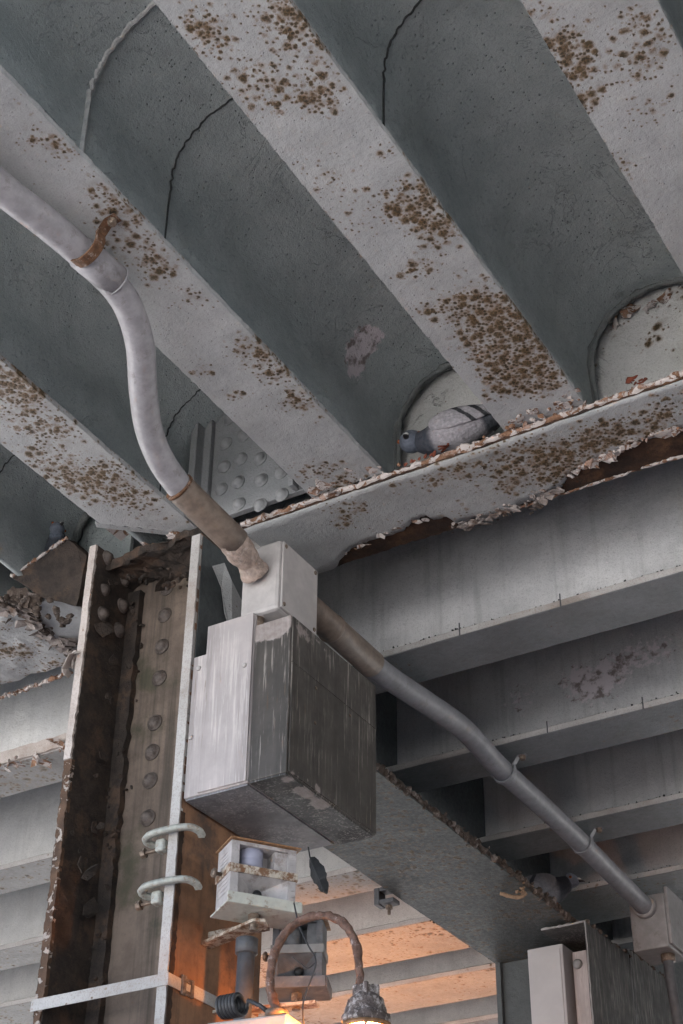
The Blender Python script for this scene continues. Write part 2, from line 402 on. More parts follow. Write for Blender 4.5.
# ---------------------------------------------------------------- joists over the viewer and the vaults between
JX = [(-3.28, 'rusty pale joist at the edge of view above the bent brown plate'),
      (-2.63, 'short pale rust-spotted joist ending over the riveted column'),
      (-1.977, 'pale joist that carries the strapped bent grey conduit'),
      (-1.322, 'broad pale joist with thick rust clusters, ending beside the pigeon'),
      (-0.645, 'pale lightly spotted joist at the upper right, ending past the picture edge'),
      (0.01, 'pale joist beyond the upper right corner, hardly seen')]
RUSTPX = {1: [(20, 400, 30, .8), (60, 430, 22, .9), (40, 455, 30, .7), (110, 470, 26, .8), (70, 480, 22, .9), (140, 500, 26, .7), (15, 385, 20, .8), (100, 490, 26, .7)],
          2: [(30, 135, 14, .7), (62, 148, 14, 1.1), (100, 188, 14, .7), (110, 205, 14, .7), (160, 265, 16, 1.2), (150, 240, 20, .5), (195, 300, 12, .6), (205, 370, 10, .7), (235, 395, 10, .9), (255, 350, 22, .95), (275, 370, 22, .8), (300, 400, 18, 1.1), (315, 470, 20, .5), (140, 212, 10, .5), (340, 480, 20, .6)],
          3: [(200, 25, 16, 1.0), (215, 45, 16, .8), (285, 10, 22, 1.1), (310, 40, 22, 1.0), (255, 75, 16, .7), (260, 100, 20, .7), (300, 90, 18, .6), (325, 100, 14, .9), (385, 150, 12, .7), (400, 210, 12, 1.0), (430, 205, 22, 1.1), (440, 230, 20, 1.0), (425, 265, 14, .8), (405, 275, 12, .8), (480, 300, 26, 1.0), (505, 320, 28, 1.15), (520, 345, 26, 1.1), (500, 360, 26, 1.1), (535, 370, 24, 1.0), (480, 330, 20, 1.0), (460, 305, 14, .8), (430, 310, 12, .9), (545, 385, 20, 1.1), (500, 385, 18, .8), (330, 170, 14, .5)],
          4: [(570, 40, 12, .9), (575, 65, 14, 1.15), (560, 50, 10, .8), (590, 100, 10, .6), (540, 15, 12, .8), (635, 20, 10, .7), (665, 30, 14, .9), (640, 60, 16, .5), (600, 150, 14, .5), (650, 115, 20, .45), (625, 165, 10, .7), (615, 190, 10, .5)]}
for i, (X, lab) in enumerate(JX):
    t = thing('steel_joist', lab, 'joist', (X, 2.1, 2.83), 'joists running overhead between the vaults')
    bm = B(); slab(bm, (X - .126, Y0, 2.83), (0, 3.315 - Y0, 0), (.252, 0, 0), (0, 0, .018), 150, 16, (.006, .006, 0, .02), .0015, i * 3.1)
    if i == 1:
        for v in bm.verts: v.co.y = Y0 + (v.co.y - Y0) * (3.10 + (v.co.x - X + .126) / .252 * .225 - Y0) / (3.315 - Y0)
    if i == 0:
        for v in bm.verts: v.co.y = Y0 + (v.co.y - Y0) * .9
    fl = obj('flange', bm, M['flange'], t)
    attrib(fl, 'rust', [(at(px, py, z=2.83), r * .0034, w * .98) for px, py, r, w in RUSTPX.get(i, [])])
    bm = B(); box(bm, X - .088, X + .088, Y0, 3.10 if i < 2 else 3.46, 2.849, 3.395); obj('web', bm, M['vault'], t)
    bm = B()
    for s in (-1, 1):
        pts = [V((X + s * .109 + random.uniform(-.004, .004), y, 2.849 + random.uniform(-.001, .004))) for y in [Y0 + .02 * k for k in range(int(((3.06 if i < 2 else 3.3) - Y0) / .02))]]
        tube(bm, pts, lambda f: .0045, 6, True, .005)
    obj('caulk_line', bm, M['caulk'], t)
    if i in (1, 2, 3, 4):                         # corroded crumbs where the joist rests on the girder
        bm = B(); crumbs(bm, [(X - .12, 3.30, 2.832), (X + .12, 3.30, 2.832)], 46 if i == 3 else 14, .010, (.004, .012, .006))
        flakes(bm, [(X - .11, 3.27, 2.829), (X + .12, 3.27, 2.829)], 22 if i == 3 else 10, .022, (0, 0, -1), .012, .3)
        obj('rust_crumbs', bm, M['rim'], t)

def vault(X0, X1, lab, cracks, patches=()):
    """half-round barrel between two joists, open side down; outer wall 40 mm behind it"""
    xc, r = (X0 + X1) / 2, (X1 - X0) / 2 - .0885; zs = 3.06
    prof = [V((xc - r, 0, 2.850)), V((xc - r, 0, 2.95))] + [V((xc - r * cos(a), 0, zs + r * sin(a))) for a in [pi * k / 26 for k in range(27)]] + [V((xc + r, 0, 2.95)), V((xc + r, 0, 2.850))]
    t = thing('barrel_vault', lab, 'vault', (xc, 2.2, 2.85), 'slate painted vaults between the joists')
    bm = B(); ny = 90; rows = []
    for j in range(ny + 1):
        y = Y0 + (3.462 - Y0) * j / ny; row = []
        for k, p in enumerate(prof):
            q = V((p.x, y, p.z)); c = V((xc, y, zs - .02)); d = (q - c).normalized()
            row.append(bm.verts.new(q + d * (noise.fractal(q * 3.1, .9, 2, 3) * .006 - .0005 * 0)))
        rows.append(row)
    for a, b in zip(rows, rows[1:]):
        for k in range(len(prof) - 1): bm.faces.new((a[k], a[k + 1], b[k + 1], b[k]))
    o = obj('soffit', bm, M['vault'], t, True)
    sm = o.modifiers.new('solid', 'SOLIDIFY'); sm.thickness = .02; sm.offset = 0
    attrib(o, 'patch', patches)
    for y, skew, mat, w, a0, a1 in cracks:
        pts = []
        for k in range(60):
            f = a0 + (a1 - a0) * k / 59
            a = pi * f
            x, z = xc - (r - .012) * cos(a), zs + (r - .012) * sin(a)
            q = V((x, y + skew * f + noise.noise(V((f * 9, y, 1))) * .012 + noise.noise(V((f * 40, y, 5))) * .007 + noise.noise(V((f * 110, y, 9))) * .003, z))
            pts.append(q)
        if a0 <= 0: pts = [V((xc - r + .012, y, z)) for z in (2.86, 2.93, 3.0)] + pts
        bm = B(); tube(bm, pts, lambda f: w * (.75 + .5 * abs(noise.noise(V((f * 25, w * 99, y))))), 6, True, w * .22)
        obj('crack_seam', bm, M[mat], t)
    return t, xc, r, zs
def vp(px, py, Xc, r, zs, rad, w):              # a stain's place: where the line of sight meets the barrel
    d = ROT @ V((px - CX, -(py - CY), -FPX)); d.normalize(); s = 3.0
    while s < 8:
        q = d * s
        if (q.z > zs and (q.x - Xc) ** 2 + (q.z - zs) ** 2 > r * r) or abs(q.x - Xc) > r and q.z > 2.85: break
        s += .004
    return (q, rad, w)
rr = .65 / 2 - .0885
vault(-3.28 - .65, -3.28, 'dim slate vault far left behind the column', [])
vault(-3.28, -2.63, 'slate vault behind the bent conduit with a pigeon at its end', [(3.02, .1, 'caulk', .004, 0, .5), (2.35, .12, 'caulk', .004, 0, .35)])
vault(-2.63, -1.977, 'slate vault that ends at the plate of grey rivets', [(3.1, .05, 'caulk', .003, 0, .4)], [vp(195, 420, -2.30, rr, 3.06, .06, .4)])
vault(-1.977, -1.322, 'slate vault with a pale seam and a lilac stain, ending at the pigeon',
      [(1.885, -.05, 'lime', .0075, 0, .62), (2.225, -.04, 'caulk', .0030, 0, .62)],
      [vp(358, 345, -1.65, rr, 3.06, .06, 1.0), vp(352, 365, -1.65, rr, 3.06, .05, .9), vp(372, 335, -1.65, rr, 3.06, .035, .8)])
vault(-1.322, -0.645, 'slate vault with a long dark crack at the upper right', [(2.20, -.06, 'caulk', .0034, 0, .62)])
vault(-0.645, 0.01, 'dark sliver of vault in the upper right corner', [])

# ---------------------------------------------------------------- rusted cross girder
gx0, gx1 = -2.36, .9
t = thing('cross_girder', 'rusted grey cross girder with torn flange where a pigeon sits', 'girder', (-.8, 3.48, 2.80), 'girders across the joist ends')
bm = B(); slab(bm, (gx0, 3.312, 2.804), (gx1 - gx0, 0, 0), (0, .335, 0), (0, 0, .024), 230, 14, (.004, .014, 0, 0), .004, 5., 24)
obj('bottom_flange', bm, M['rust'], t)
bm = B(); slab(bm, (gx0 - .25, 3.472, 2.829), (gx1 - gx0 + .25, 0, 0), (0, 0, .566), (0, .016, 0), 120, 22); 0 and bmesh.ops.subdivide_edges(bm, edges=bm.edges, cuts=60, use_grid_fill=True); w_ = obj('web', bm, M['vault_end'], t); attrib(w_, 'rust', [(at(px, py, y=3.47), r * .003, w) for px, py, r, w in ((660, 325, 16, .6), (648, 345, 16, .5), (630, 310, 14, .55), (675, 300, 14, .6), (612, 335, 12, .5), (680, 350, 14, .5))])
# the paint still clinging to the underside: front edge straight, rear edge torn
tear = [(332, 574), (346, 551), (360, 543), (375, 538), (392, 534), (405, 528), (412, 520), (426, 514), (434, 519), (446, 515), (456, 522), (480, 517), (500, 515), (516, 508), (522, 502),
        (536, 498), (548, 493), (558, 487), (564, 484), (566, 478), (578, 468), (600, 458), (612, 454), (628, 447), (645, 438), (665, 434), (690, 424)]
fr = [at(*p, z=2.80) for p in tear]
rear = []
for a, b in zip(fr, fr[1:]):
    for k in range(5):
        q = a.lerp(b, k / 5); rear.append(V((q.x, min(q.y + noise.noise(q * 90) * .008, 3.645), 0)))
rear = [V((gx0 + .001, 3.640, 0)), V((gx0 + .05, 3.642, 0))] + rear + [V((rear[-1].x + .4, 3.50, 0)), V((gx1, 3.47, 0))]
rear.sort(key=lambda p: p.x)
bm = B(); nv = 10; lo, hi = [], []
for q in rear:
    f = 3.313 + noise.noise(V((q.x * 30, 0, 3))) * .003; a = []; b = []
    for j in range(nv + 1):
        e = j / nv; y = f + (q.y - f) * e
        z = 2.7965 + noise.fractal(V((q.x * 14, y * 14, 0)), .9, 2, 3) * .003 - (.002 * max(0, e - .8) * 5 * (noise.noise(V((q.x * 22, 7, 0))) + .25))
        a.append(bm.verts.new((q.x, y, z))); b.append(bm.verts.new((q.x, y, max(z + .0045, 2.801 - .0))))
    lo.append(a); hi.append(b)
for g in (lo, hi):
    for a, b in zip(g, g[1:]):
        for j in range(nv): bm.faces.new((a[j], a[j + 1], b[j + 1], b[j]))
for a, b, c, d in zip(lo, lo[1:], hi, hi[1:]):
    bm.faces.new((a[0], b[0], d[0], c[0])); bm.faces.new((a[nv], b[nv], d[nv], c[nv]))
po = obj('paint_skin', bm, M['girder'], t, True)
attrib(po, 'rust', [(at(px, py, z=2.8), r * .0028, w) for px, py, r, w in [(430, 480, 18, 1.0), (395, 485, 14, .7), (460, 470, 22, 1.0), (360, 505, 14, .9), (345, 520, 12, .8), (500, 455, 26, .8), (540, 450, 30, 1.1), (560, 470, 30, 1.2), (590, 445, 26, 1.2), (620, 435, 22, 1.1), (510, 480, 26, .9), (650, 420, 26, 1.0), (330, 505, 14, .5), (400, 540, 20, .9), (430, 528, 16, 1.2), (480, 515, 20, .6), (600, 425, 20, .8), (665, 400, 20, .6)]])
# rims, flakes and scale
def rim(bm, pts, r, jit):
    tube(bm, pts, lambda f: r * (.55 + .9 * abs(noise.noise(V((f * 60, r * 999, 2))))), 8, True, jit)
bm = B(); rim(bm, [V((gx0 + .012 * k, 3.3125 + noise.noise(V((k * .7, 0, 0))) * .003, 2.818 + noise.noise(V((k * .5, 4, 0))) * .004)) for k in range(int((gx1 - gx0) / .012))], .013, .006)
crumbs(bm, [(-1.9, 3.318, 2.828), (-.3, 3.318, 2.828)], 130, .0055, (.0, .007, .004))
obj('front_rim', bm, M['rim'], t)
bm = B(); rim(bm, [V((-1.75 + .012 * k, 3.640, 2.803)) for k in range(130)], .007, .006); obj('rear_rim', bm, M['rim'], t)
bm = B(); L = [at(*p, z=2.798) for p in ((456, 527), (475, 520), (500, 512), (530, 500), (558, 489))]
flakes(bm, L, 44, .018, (0, 0, -1), .009, .16); crumbs(bm, L, 60, .010, (.012, .010, .003)); obj('rust_scale', bm, M['flake'], t)
bm = B(); L = [at(*p, z=2.798) for p in ((450, 530), (490, 518), (555, 498))]; flakes(bm, L, 34, .016, (0, 0, -1), .010, .3); obj('black_scale', bm, M['scale'], t)
bm = B(); L = [at(*p, z=2.797) for p in ((565, 478), (600, 458), (645, 438), (690, 424))]; crumbs(bm, L, 60, .008, (.006, .005, .002)); flakes(bm, L, 34, .022, (0, 0, -1), .004, .25)
L = [at(*p, z=2.797) for p in ((347, 553), (375, 538), (410, 522), (444, 516))]; flakes(bm, L, 14, .016, (0, 0, -1), .003, .25); obj('lifted_paint', bm, M['rim'], t)
bm = B(); flakes(bm, [at(404, 465, y=3.312), at(436, 453, y=3.312)], 14, .009, (0, -1, -.4), .002, .1)
flakes(bm, [at(630, 383, y=3.325), at(648, 380, y=3.325)], 14, .013, (0, -1, .4), .005, .12); obj('primer_patch', bm, M['primer'], t)
# collars of mortar round the vault mouths
for X0, X1 in ((-3.28, -2.63), (-1.977, -1.322), (-1.322, -.645), (-.645, .01)):
    xc, r = (X0 + X1) / 2, (X1 - X0) / 2 - .0885
    bm = B()
    for q, off, rad in ((0, .004, .022), (1, .035, .010)):
        pts = [V((xc - r + off, 3.455 - off, z)) for z in (2.855, 2.9, 2.95, 3.0)] + [V((xc - (r - off) * cos(pi * k / 40), 3.455 - off, 3.06 + (r - off) * sin(pi * k / 40))) for k in range(41)] + [V((xc + r - off, 3.455, z)) for z in (3.0, 2.9, 2.855)]
        tube(bm, pts, lambda f: rad * (.6 + .8 * abs(noise.noise(V((f * 14, xc, q))))), 8, True, .007)
    obj('mortar_collar', bm, M['mortar'], t, True)
bm = B()
for p in ((622, 318), (660, 300), (612, 330), (648, 310), (676, 288)):
    flakes(bm, [at(*p, y=3.468), at(p[0] + 10, p[1] - 5, y=3.468)], 5, .022, (0, -1, 0), .008, .35)
obj('peeling_paint', bm, M['rim'], t)
# riveted splice plate closing the bay above the column
bm = B(); box(bm, -2.515, -2.085, 3.262, 3.285, 2.832, 3.39); g = obj('splice_plate', bm, M['plate'], t, bevel=.003)
bm = B(); prism(bm, [V((-2.503, 3.20, 2.832)), V((-2.478, 3.20, 2.832)), V((-2.478, 3.240, 2.832)), V((-2.452, 3.240, 2.832)), V((-2.452, 3.261, 2.832)), V((-2.503, 3.261, 2.832))], (0, 0, .55)); obj('angle_iron', bm, M['plate'], t, bevel=.003)
bm = B(); box(bm, -2.135, -2.118, 3.225, 3.261, 2.832, 3.39); obj('stiffener', bm, M['plate'], t, bevel=.003)
def rivet(parent, c, ax, mat, r=.019, name='rivet'):
    bm = B(); c = V(c) + V((random.gauss(0, .002), 0, random.gauss(0, .002)))
    lathe(bm, [(r * 1.25, 0), (r * 1.2, .003), (r, .004), (r * .92, .009), (r * .70, .0145), (r * .38, .018), (r * .05, .019)], c, ax, 18, .0016)
    return obj(name, bm, mat, parent, True)
for px, py in ((228, 420), (226, 443), (224, 467), (222, 490), (244, 435), (241, 459), (239, 482), (238, 505), (262, 434), (261, 458), (261, 481), (260, 505), (282, 472), (282, 495), (282, 450)):
    p = at(px, py, y=3.262); rivet(t, p, (0, -1, 0), M['rivet'], .0200)

# the girder's other half, left of the column
t = thing('cross_girder', 'crumbling rust-spotted girder end left of the column', 'girder', (-4.2, 3.5, 2.80), 'girders across the joist ends')
bm = B(); slab(bm, (-5.6, 3.335, 2.80), (2.66, 0, 0), (0, .375, 0), (0, 0, .026), 130, 14, (.03, .02, 0, 0), .010, 9., 14)
o = obj('bottom_flange', bm, M['flange'], t)
attrib(o, 'rust', [(at(px, py, z=2.8), r * .003, w) for px, py, r, w in [(10, 650, 18, 1.0), (30, 655, 14, .7), (40, 635, 14, .6), (10, 690, 26, 1.3), (40, 680, 20, 1.2), (60, 665, 16, 1.0), (8, 625, 12, .8)]])
bm = B(); box(bm, -5.6, -2.94, 3.472, 3.488, 2.83, 3.395); obj('web', bm, M['vault'], t)
bm = B(); L = [at(*p, z=2.80) for p in ((0, 600), (25, 612), (50, 632), (75, 650))]
flakes(bm, L, 60, .03, (0, -.3, -1), .014, .22); obj('lifted_paint', bm, M['flake'], t)
bm = B(); crumbs(bm, L, 60, .014, (.02, .015, .012)); flakes(bm, L, 12, .03, (0, 0, -1), .02, .9); obj('black_scale', bm, M['scale'], t)
bm = B(); L = [at(*p, z=2.80) for p in ((0, 697), (35, 686), (70, 672))]; rim(bm, smooth_path(L, 40), .010, .010); crumbs(bm, L, 30, .007, (.01, .008, .003)); obj('rear_rim', bm, M['rim'], t)

# bent brown plate on its end
A, Bq, C, D, E_ = at(12, 578, y=3.22), at(68, 539, y=3.22), at(86, 556, y=3.27), at(77, 606, y=3.32), at(42, 598, y=3.30)
bm = B(); pts = [A, Bq, C, D, E_]; prism(bm, pts, (.004, .03, .010)); bmesh.ops.subdivide_edges(bm, edges=bm.edges, cuts=5, use_grid_fill=True)
for v in bm.verts: v.co += noise.noise_vector(v.co * 26) * .006
t = tag(obj('bent_plate', bm, M['crust']), 'dark rusty bent plate with a pale rim, a pigeon behind it', 'steel plate')
bm = B(); rim(bm, [A.lerp(Bq, k / 40) + V((0, -.004, .004)) for k in range(41)], .008, .005); obj('pale_rim', bm, M['rim'], t)
bm = B(); box(bm, -.075, .055, -.02, .02, -.03, .03, Matrix.Translation(at(24, 600, y=3.3)) @ Matrix.Rotation(.5, 4, 'Y')); bmesh.ops.subdivide_edges(bm, edges=bm.edges, cuts=6, use_grid_fill=True)
for v in bm.verts: v.co += noise.noise_vector(v.co * 30) * .02
crumbs(bm, [at(15, 598, y=3.27), at(75, 625, y=3.3)], 24, .014, (.02, .015, .015)); obj('crumbled_foot', bm, M['scale'], t)

# ---------------------------------------------------------------- riveted column
cl, cr, cyf, cyb = -2.875, -2.432, 3.20, 3.62
t = thing('riveted_column', 'rusted riveted H column with peeling white flange edges', 'column', ((cl + cr) / 2, 3.4, -CAMH), 'steel columns')
bm = B(); slab(bm, (cl, cyf, -CAMH), (0, 0, 4.44), (0, cyb - cyf, 0), (.03, 0, 0), 340, 8, (.012, 0, 0, 0), .003, 2., 22); obj('flange', bm, M['crust'], t)
bm = B(); slab(bm, (cr - .030, cyf, -CAMH), (0, 0, 4.345), (0, cyb - cyf, 0), (.03, 0, 0), 300, 8, (.003, 0, 0, 0), .001, 4., 22); obj('flange', bm, M['face'], t)
bm = B(); box(bm, cl + .031, cr - .031, 3.400, 3.42, -CAMH, 2.80); obj('web', bm, M['web'], t)
bm = B(); slab(bm, (cl + .032, 3.375, -CAMH), (0, 0, 4.35), (.05, 0, 0), (0, .024, 0), 200, 3, (0, .02, 0, 0), .004, 8., 20)
obj('angle_iron', bm, M['crust'], t)
# white edge plates on the flange tips
bm = B(); slab(bm, (cl + .001, cyf - .006, 2.08), (0, 0, .76), (.028, 0, 0), (0, .016, 0), 150, 3, (.002, .009, 0, 0), .001, 3.3, 30)
obj('edge_paint', bm, M['bright'], t)
bm = B(); slab(bm, (cl + .001, cyf - .003, .6), (0, 0, 1.479), (.032, 0, 0), (0, .014, 0), 200, 3, (.012, .010, 0, 0), .002, 3.7, 30)
obj('edge_rust', bm, M['edge'], t)
bm = B(); slab(bm, (cr - .031, cyf - .006, .3), (0, 0, 2.44), (.032, 0, 0), (0, .014, 0), 260, 3, (.001, .005, 0, 0), .0006, 1.3, 20)
obj('edge_paint', bm, M['white'], t)
bm = B(); slab(bm, (cr + .0005, cyf - .002, .3), (0, 0, 1.52), (0, .022, 0), (.003, 0, 0), 160, 4, (0, .02, 0, 0), .001, 6.3, 26)
obj('bare_edge', bm, M['rust'], t)
# painted upper part of the right flange and its curling paint
bm = B(); slab(bm, (cr + .0005, cyf + .010, 2.10), (0, 0, .64), (0, .39, 0), (.003, 0, 0), 40, 20, (0, .02, .02, 0), .002, 11, 20); obj('slate_paint', bm, M['slate'], t)
bm = B(); pts = [at(px, py, x=cr + .006 + k) for px, py, k in ((212, 566, 0), (224, 563, .012), (231, 580, .022), (243, 604, .020), (243, 622, .014), (232, 640, .006), (224, 612, .002), (221, 588, 0))]
prism(bm, pts, (.002, 0, 0)); obj('curled_paint', bm, M['girder'], t)
# flakes and scale on the left edge
bm = B(); flakes(bm, [V((cl - .012, cyf + .01, 2.38)), V((cl - .01, cyf + .01, 2.46))], 5, .05, (-.5, -1, 0), .008, .3); obj('curled_paint', bm, M['bright'], t)
bm = B(); L = [V((cl + .034, 3.30, z)) for z in (1.4, 1.9, 2.3, 2.75)]; flakes(bm, L, 26, .03, (1, -.2, 0), .03, .2); L = [V((cl + .05, 3.385, z)) for z in (1.4, 1.9, 2.3, 2.75)]; crumbs(bm, L, 120, .010, (.02, .01, .05)); obj('black_scale', bm, M['crust'], t)
for z in (2.739, 2.644, 2.522, 2.41, 2.253, 2.156, 2.057, 1.936): rivet(t, (-2.707, 3.399, z), (0, -1, 0), M['rivet_brown'], .022)
for y, z in ((3.25, 2.82), (3.347, 2.79), (3.258, 2.701), (3.348, 2.69), (3.258, 2.607), (3.348, 2.598)): rivet(t, (cl + .031, y, z), (1, 0, 0), M['rivet_brown'], .021)
# corroded cap under the joist
bm = B(); slab(bm, (cl + .03, 3.24, 2.78), (cr - cl - .06, 0, 0), (0, .16, 0), (0, 0, .03), 30, 12, (.05, 0, 0, 0), .03, 2., 16); o = obj('cap_plate', bm, M['crust'], t)
bm = B(); L = [V((cl + .10, 3.30, 2.76)), V((cl + .25, 3.34, 2.70)), V((cl + .38, 3.36, 2.72))]; crumbs(bm, L, 40, .010, (.03, .02, .014)); flakes(bm, L, 10, .03, (0, -1, -1), .02, .4); obj('black_scale', bm, M['crust'], t)
bm = B(); a, b = V((-2.775, 3.095, 2.838)), V((-2.50, 3.335, 2.838)); prism(bm, [a, b, b + V((-.012, .022, 0)), a + V((-.012, .022, 0))], (0, 0, .03)); obj('grey_lip', bm, M['girder'], t, bevel=.003)
bm = B(); prism(bm, [at(97, 520, y=3.17), at(118, 504, y=3.17), at(123, 508, y=3.17), at(102, 526, y=3.17)], (.0, .10, 0)); obj('bent_lip', bm, M['rim'], t)

# ---------------------------------------------------------------- long girder going away from the column
ax0, ax1, az = -2.925, -2.430, 2.40
t = thing('main_girder', 'dark slate speckled girder running away from the column, seen from below', 'girder', (-2.68, 5., az))
bm = B(); slab(bm, (ax0, 3.62, az), (0, 3.3, 0), (ax1 - ax0, 0, 0), (0, 0, .03), 200, 14, (.003, .004, 0, 0), .0015, 3., 30); obj('bottom_flange', bm, M['agirder'], t)
bm = B(); box(bm, -2.69, -2.67, 3.62, 8.2, az + .031, 3.395); obj('web', bm, M['slate'], t)
bm = B(); L = [V((ax1 + .002, y, az + .018)) for y in (3.9, 4.5, 5.2, 5.85)]
rim(bm, [V((ax1 - .002 + noise.noise(V((k * .31, 2, 0))) * .006, 3.9 + .012 * k, az + .016)) for k in range(175)], .017, .012); crumbs(bm, L, 90, .012, (.006, .05, .010)); flakes(bm, L, 40, .022, (1, 0, -.3), .010, .5); obj('edge_scale', bm, M['scale'], t)
bm = B(); crumbs(bm, [(ax0, 4.9, az + .01), (ax0, 6.2, az + .01)], 60, .006, (.004, .03, .006)); obj('rust_crumbs', bm, M['scale'], t)
# beam clip on its left edge
c = at(389, 900, z=2.40)
t = thing('flange_clip', 'small dark bolted clip on the left edge of the speckled girder', 'beam clip', c)
bm = B(); box(bm, -.03, .035, -.028, .028, -.020, -.002, Matrix.Translation(c)); box(bm, -.055, -.031, -.028, .028, -.022, .05, Matrix.Translation(c)); box(bm, -.03, .01, -.028, .028, .034, .05, Matrix.Translation(c)); obj('jaw', bm, M['pipe'], t, bevel=.003)
bm = B(); lathe(bm, [(.007, -.06), (.007, -.021)], c, (0, 0, 1), 12); lathe(bm, [(.015, -.038), (.015, -.024)], c, (0, 0, 1), 6); obj('bolt', bm, M['bolt'], t)

# ---------------------------------------------------------------- far joists both sides of it
CJ = [(4.0, 4.21), (4.77, 4.98), (5.53, 5.755), (6.20, 6.60), (6.91, 7.28), (7.62, 7.98), (8.30, 8.65)]
side_lab = {('r', 0): 'first grey joist behind the torn girder flange, right side', ('r', 1): 'second grey joist on the right, mottled web, above the conduit strap',
            ('r', 2): 'third dim grey joist on the right, over the lower conduit strap', ('r', 3): 'fourth dark joist on the right, above the far junction box',
            ('l', 0): 'grey joist left of the column with a broad white lower lip', ('l', 1): 'second pale joist from the top left of the column edge',
            ('l', 2): 'third pale joist left of the column, also passing behind the twin sirens', ('l', 3): 'far joist lit orange behind the arched lamp arm',
            ('l', 4): 'farther orange lit joist just above the lamp cap'}
for k, (y0, y1) in enumerate(CJ):
    for sd, xa, xb in (('r', -2.668, 1.2), ('l', -7.5, -2.692)):
        if (sd == 'r' and k > 4): continue
        lab = side_lab.get((sd, k), {('r', 4): 'last dark joist in the gloom on the right behind the far box', ('l', 5): 'sixth joist at the lower edge of the picture beyond the lamp', ('l', 6): 'farthest joist low behind the lamp cap'}.get((sd, k)))
        t = thing('deck_joist', lab, 'joist', ((xa + xb) / 2, (y0 + y1) / 2, 2.65), 'far joists framing into the long girder')
        L = xb - xa; nn = int(L / .03)
        bm = B(); slab(bm, (xa, y0, 2.65), (L, 0, 0), (0, y1 - y0, 0), (0, 0, .024), nn, 8, (.003, .003, 0, 0), .0015, k * 2.3 + (sd == 'l') * 31, 30)
        o = obj('flange', bm, M['soffit' if sd == 'r' else 'soffit_pale'], t)
        ym = (y0 + y1) / 2 if k < 3 else y0 + .11
        bm = B(); slab(bm, (xa, ym - .008, 2.675), (xb - xa, 0, 0), (0, 0, .72), (0, .016, 0), nn, 16, disp=.0025, seed=k * 1.9); wb = obj('web', bm, M['webgrey' if sd == 'r' else 'weblit'], t)
        if sd == 'r' and k == 1: attrib(wb, 'patch', [(at(px, py, y=ym), .10, .5) for px, py in ((520, 700), (575, 680), (625, 662), (665, 648), (600, 690))])
        if sd == 'r' and k == 0: attrib(wb, 'patch', [(at(px, py, y=ym), .05, .38) for px, py in ((610, 560), (660, 545))])
        if k < 4:
            bm = B(); crumbs(bm, [(xa + .2, y0 + .004, 2.677), (xa + 1.6, y0 + .004, 2.677)], 70, .0045, (.0, .003, .002)); obj('grime', bm, M['caulk'], t)
        bm = B(); n2 = int(L / .04)
        tube(bm, [V((xa + .04 * q, y0 + .004 + noise.noise(V((q * .8, k, 2))) * .003, 2.672 + noise.noise(V((q * .5, k, 0))) * .003)) for q in range(n2)], .0055, 6, True, .003); obj('edge_bead', bm, M['white'], t)
        bm = B(); box(bm, xa, xb, y0 - .0025, y0 - .0005, 2.652, 2.673); obj('lip', bm, M['white'], t)
        if k == 0 and sd == 'l':
            bm = B(); slab(bm, (-5.4, y0 - .012, 2.655), (2.5, 0, 0), (0, 0, .055), (0, .009, 0), 90, 4, (.01, .012, 0, 0), .003, 4.4, 26); obj('white_lip', bm, M['bright'], t)
            bm = B(); L2 = [V((-4.6, y0 - .005, 2.65)), V((-3.3, y0 - .005, 2.65))]; flakes(bm, L2, 50, .03, (0, -.4, -1), .012, .4); crumbs(bm, L2, 40, .01, (.01, .02, .004)); obj('rust_flakes', bm, M['rim'], t)
        if sd == 'r' and k < 3:                      # wire stubs standing on the lower lip
            bm = B()
            for px, py in (((456, 629), (559, 602)), ((545, 728), (640, 703)), ())[k]:
                p = at(px, py, z=2.66); p = V((p.x, y0 - .004, 2.65)); tube(bm, [p, p + V((.001, -.002, .045))], .0025, 6)
            if len(bm.verts): obj('wire_stub', bm, M['pipe'], t)
            else: bm.free()

# ---------------------------------------------------------------- conduits
def strapclip(parent, path_p, d, r, up, mat='strapm', w=.03):
    """pipe strap: a band round the pipe with an ear and bolt"""
    d = V(d).normalized(); up = V(up); up = (up - d * up.dot(d)).normalized(); side = d.cross(up); c = V(path_p)
    bm = B(); ring = []
    for k in range(21):
        a = -pi * .62 + pi * 1.24 * k / 20; ring.append(c - up * cos(a) * (r + .002) + side * sin(a) * (r + .002))
    ring.append(ring[-1] + up * .028 + side * .022); ring.append(ring[-1] + side * .03)
    rows = []
    for p, q in zip(ring, ring): rows.append((p - d * w / 2, p + d * w / 2))
    vs = []
    for k, p in enumerate(ring):
        n = (p - c).normalized(); vs.append([bm.verts.new(p - d * w / 2), bm.verts.new(p + d * w / 2), bm.verts.new(p + d * w / 2 + n * .006), bm.verts.new(p - d * w / 2 + n * .006)])
    for a, b in zip(vs, vs[1:]):
        for k in range(4): bm.faces.new((a[k], a[(k + 1) % 4], b[(k + 1) % 4], b[k]))
    bm.faces.new(vs[0][::-1]); bm.faces.new(vs[-1])
    o = obj('pipe_strap', bm, M[mat], parent, bevel=.001)
    bm = B(); e = ring[-1] - side * .012; lathe(bm, [(.012, -.010), (.012, .004), (.009, .008)], e - up * .008, -up, 8); obj('bolt', bm, M['bolt'], o)
    return o
R1 = .0395
t = thing('bent_conduit', 'pale lilac conduit bending down from a joist to the upper junction box', 'conduit', (-2.1, 2.4, 2.6), 'electrical conduits')
p1 = [V((-2.085, 1.2, 2.785)), V((-2.06, 1.6, 2.785)), at(0, 187, z=2.783), at(45, 222, z=2.783), at(88, 258, z=2.780)]
p2 = [at(88, 258, z=2.780), at(108, 278, z=2.775), at(128, 306, z=2.76), at(140, 345, z=2.735), at(143, 390, z=2.705), at(149, 430, z=2.680), at(162, 462, z=2.655), at(182, 490, z=2.635)]
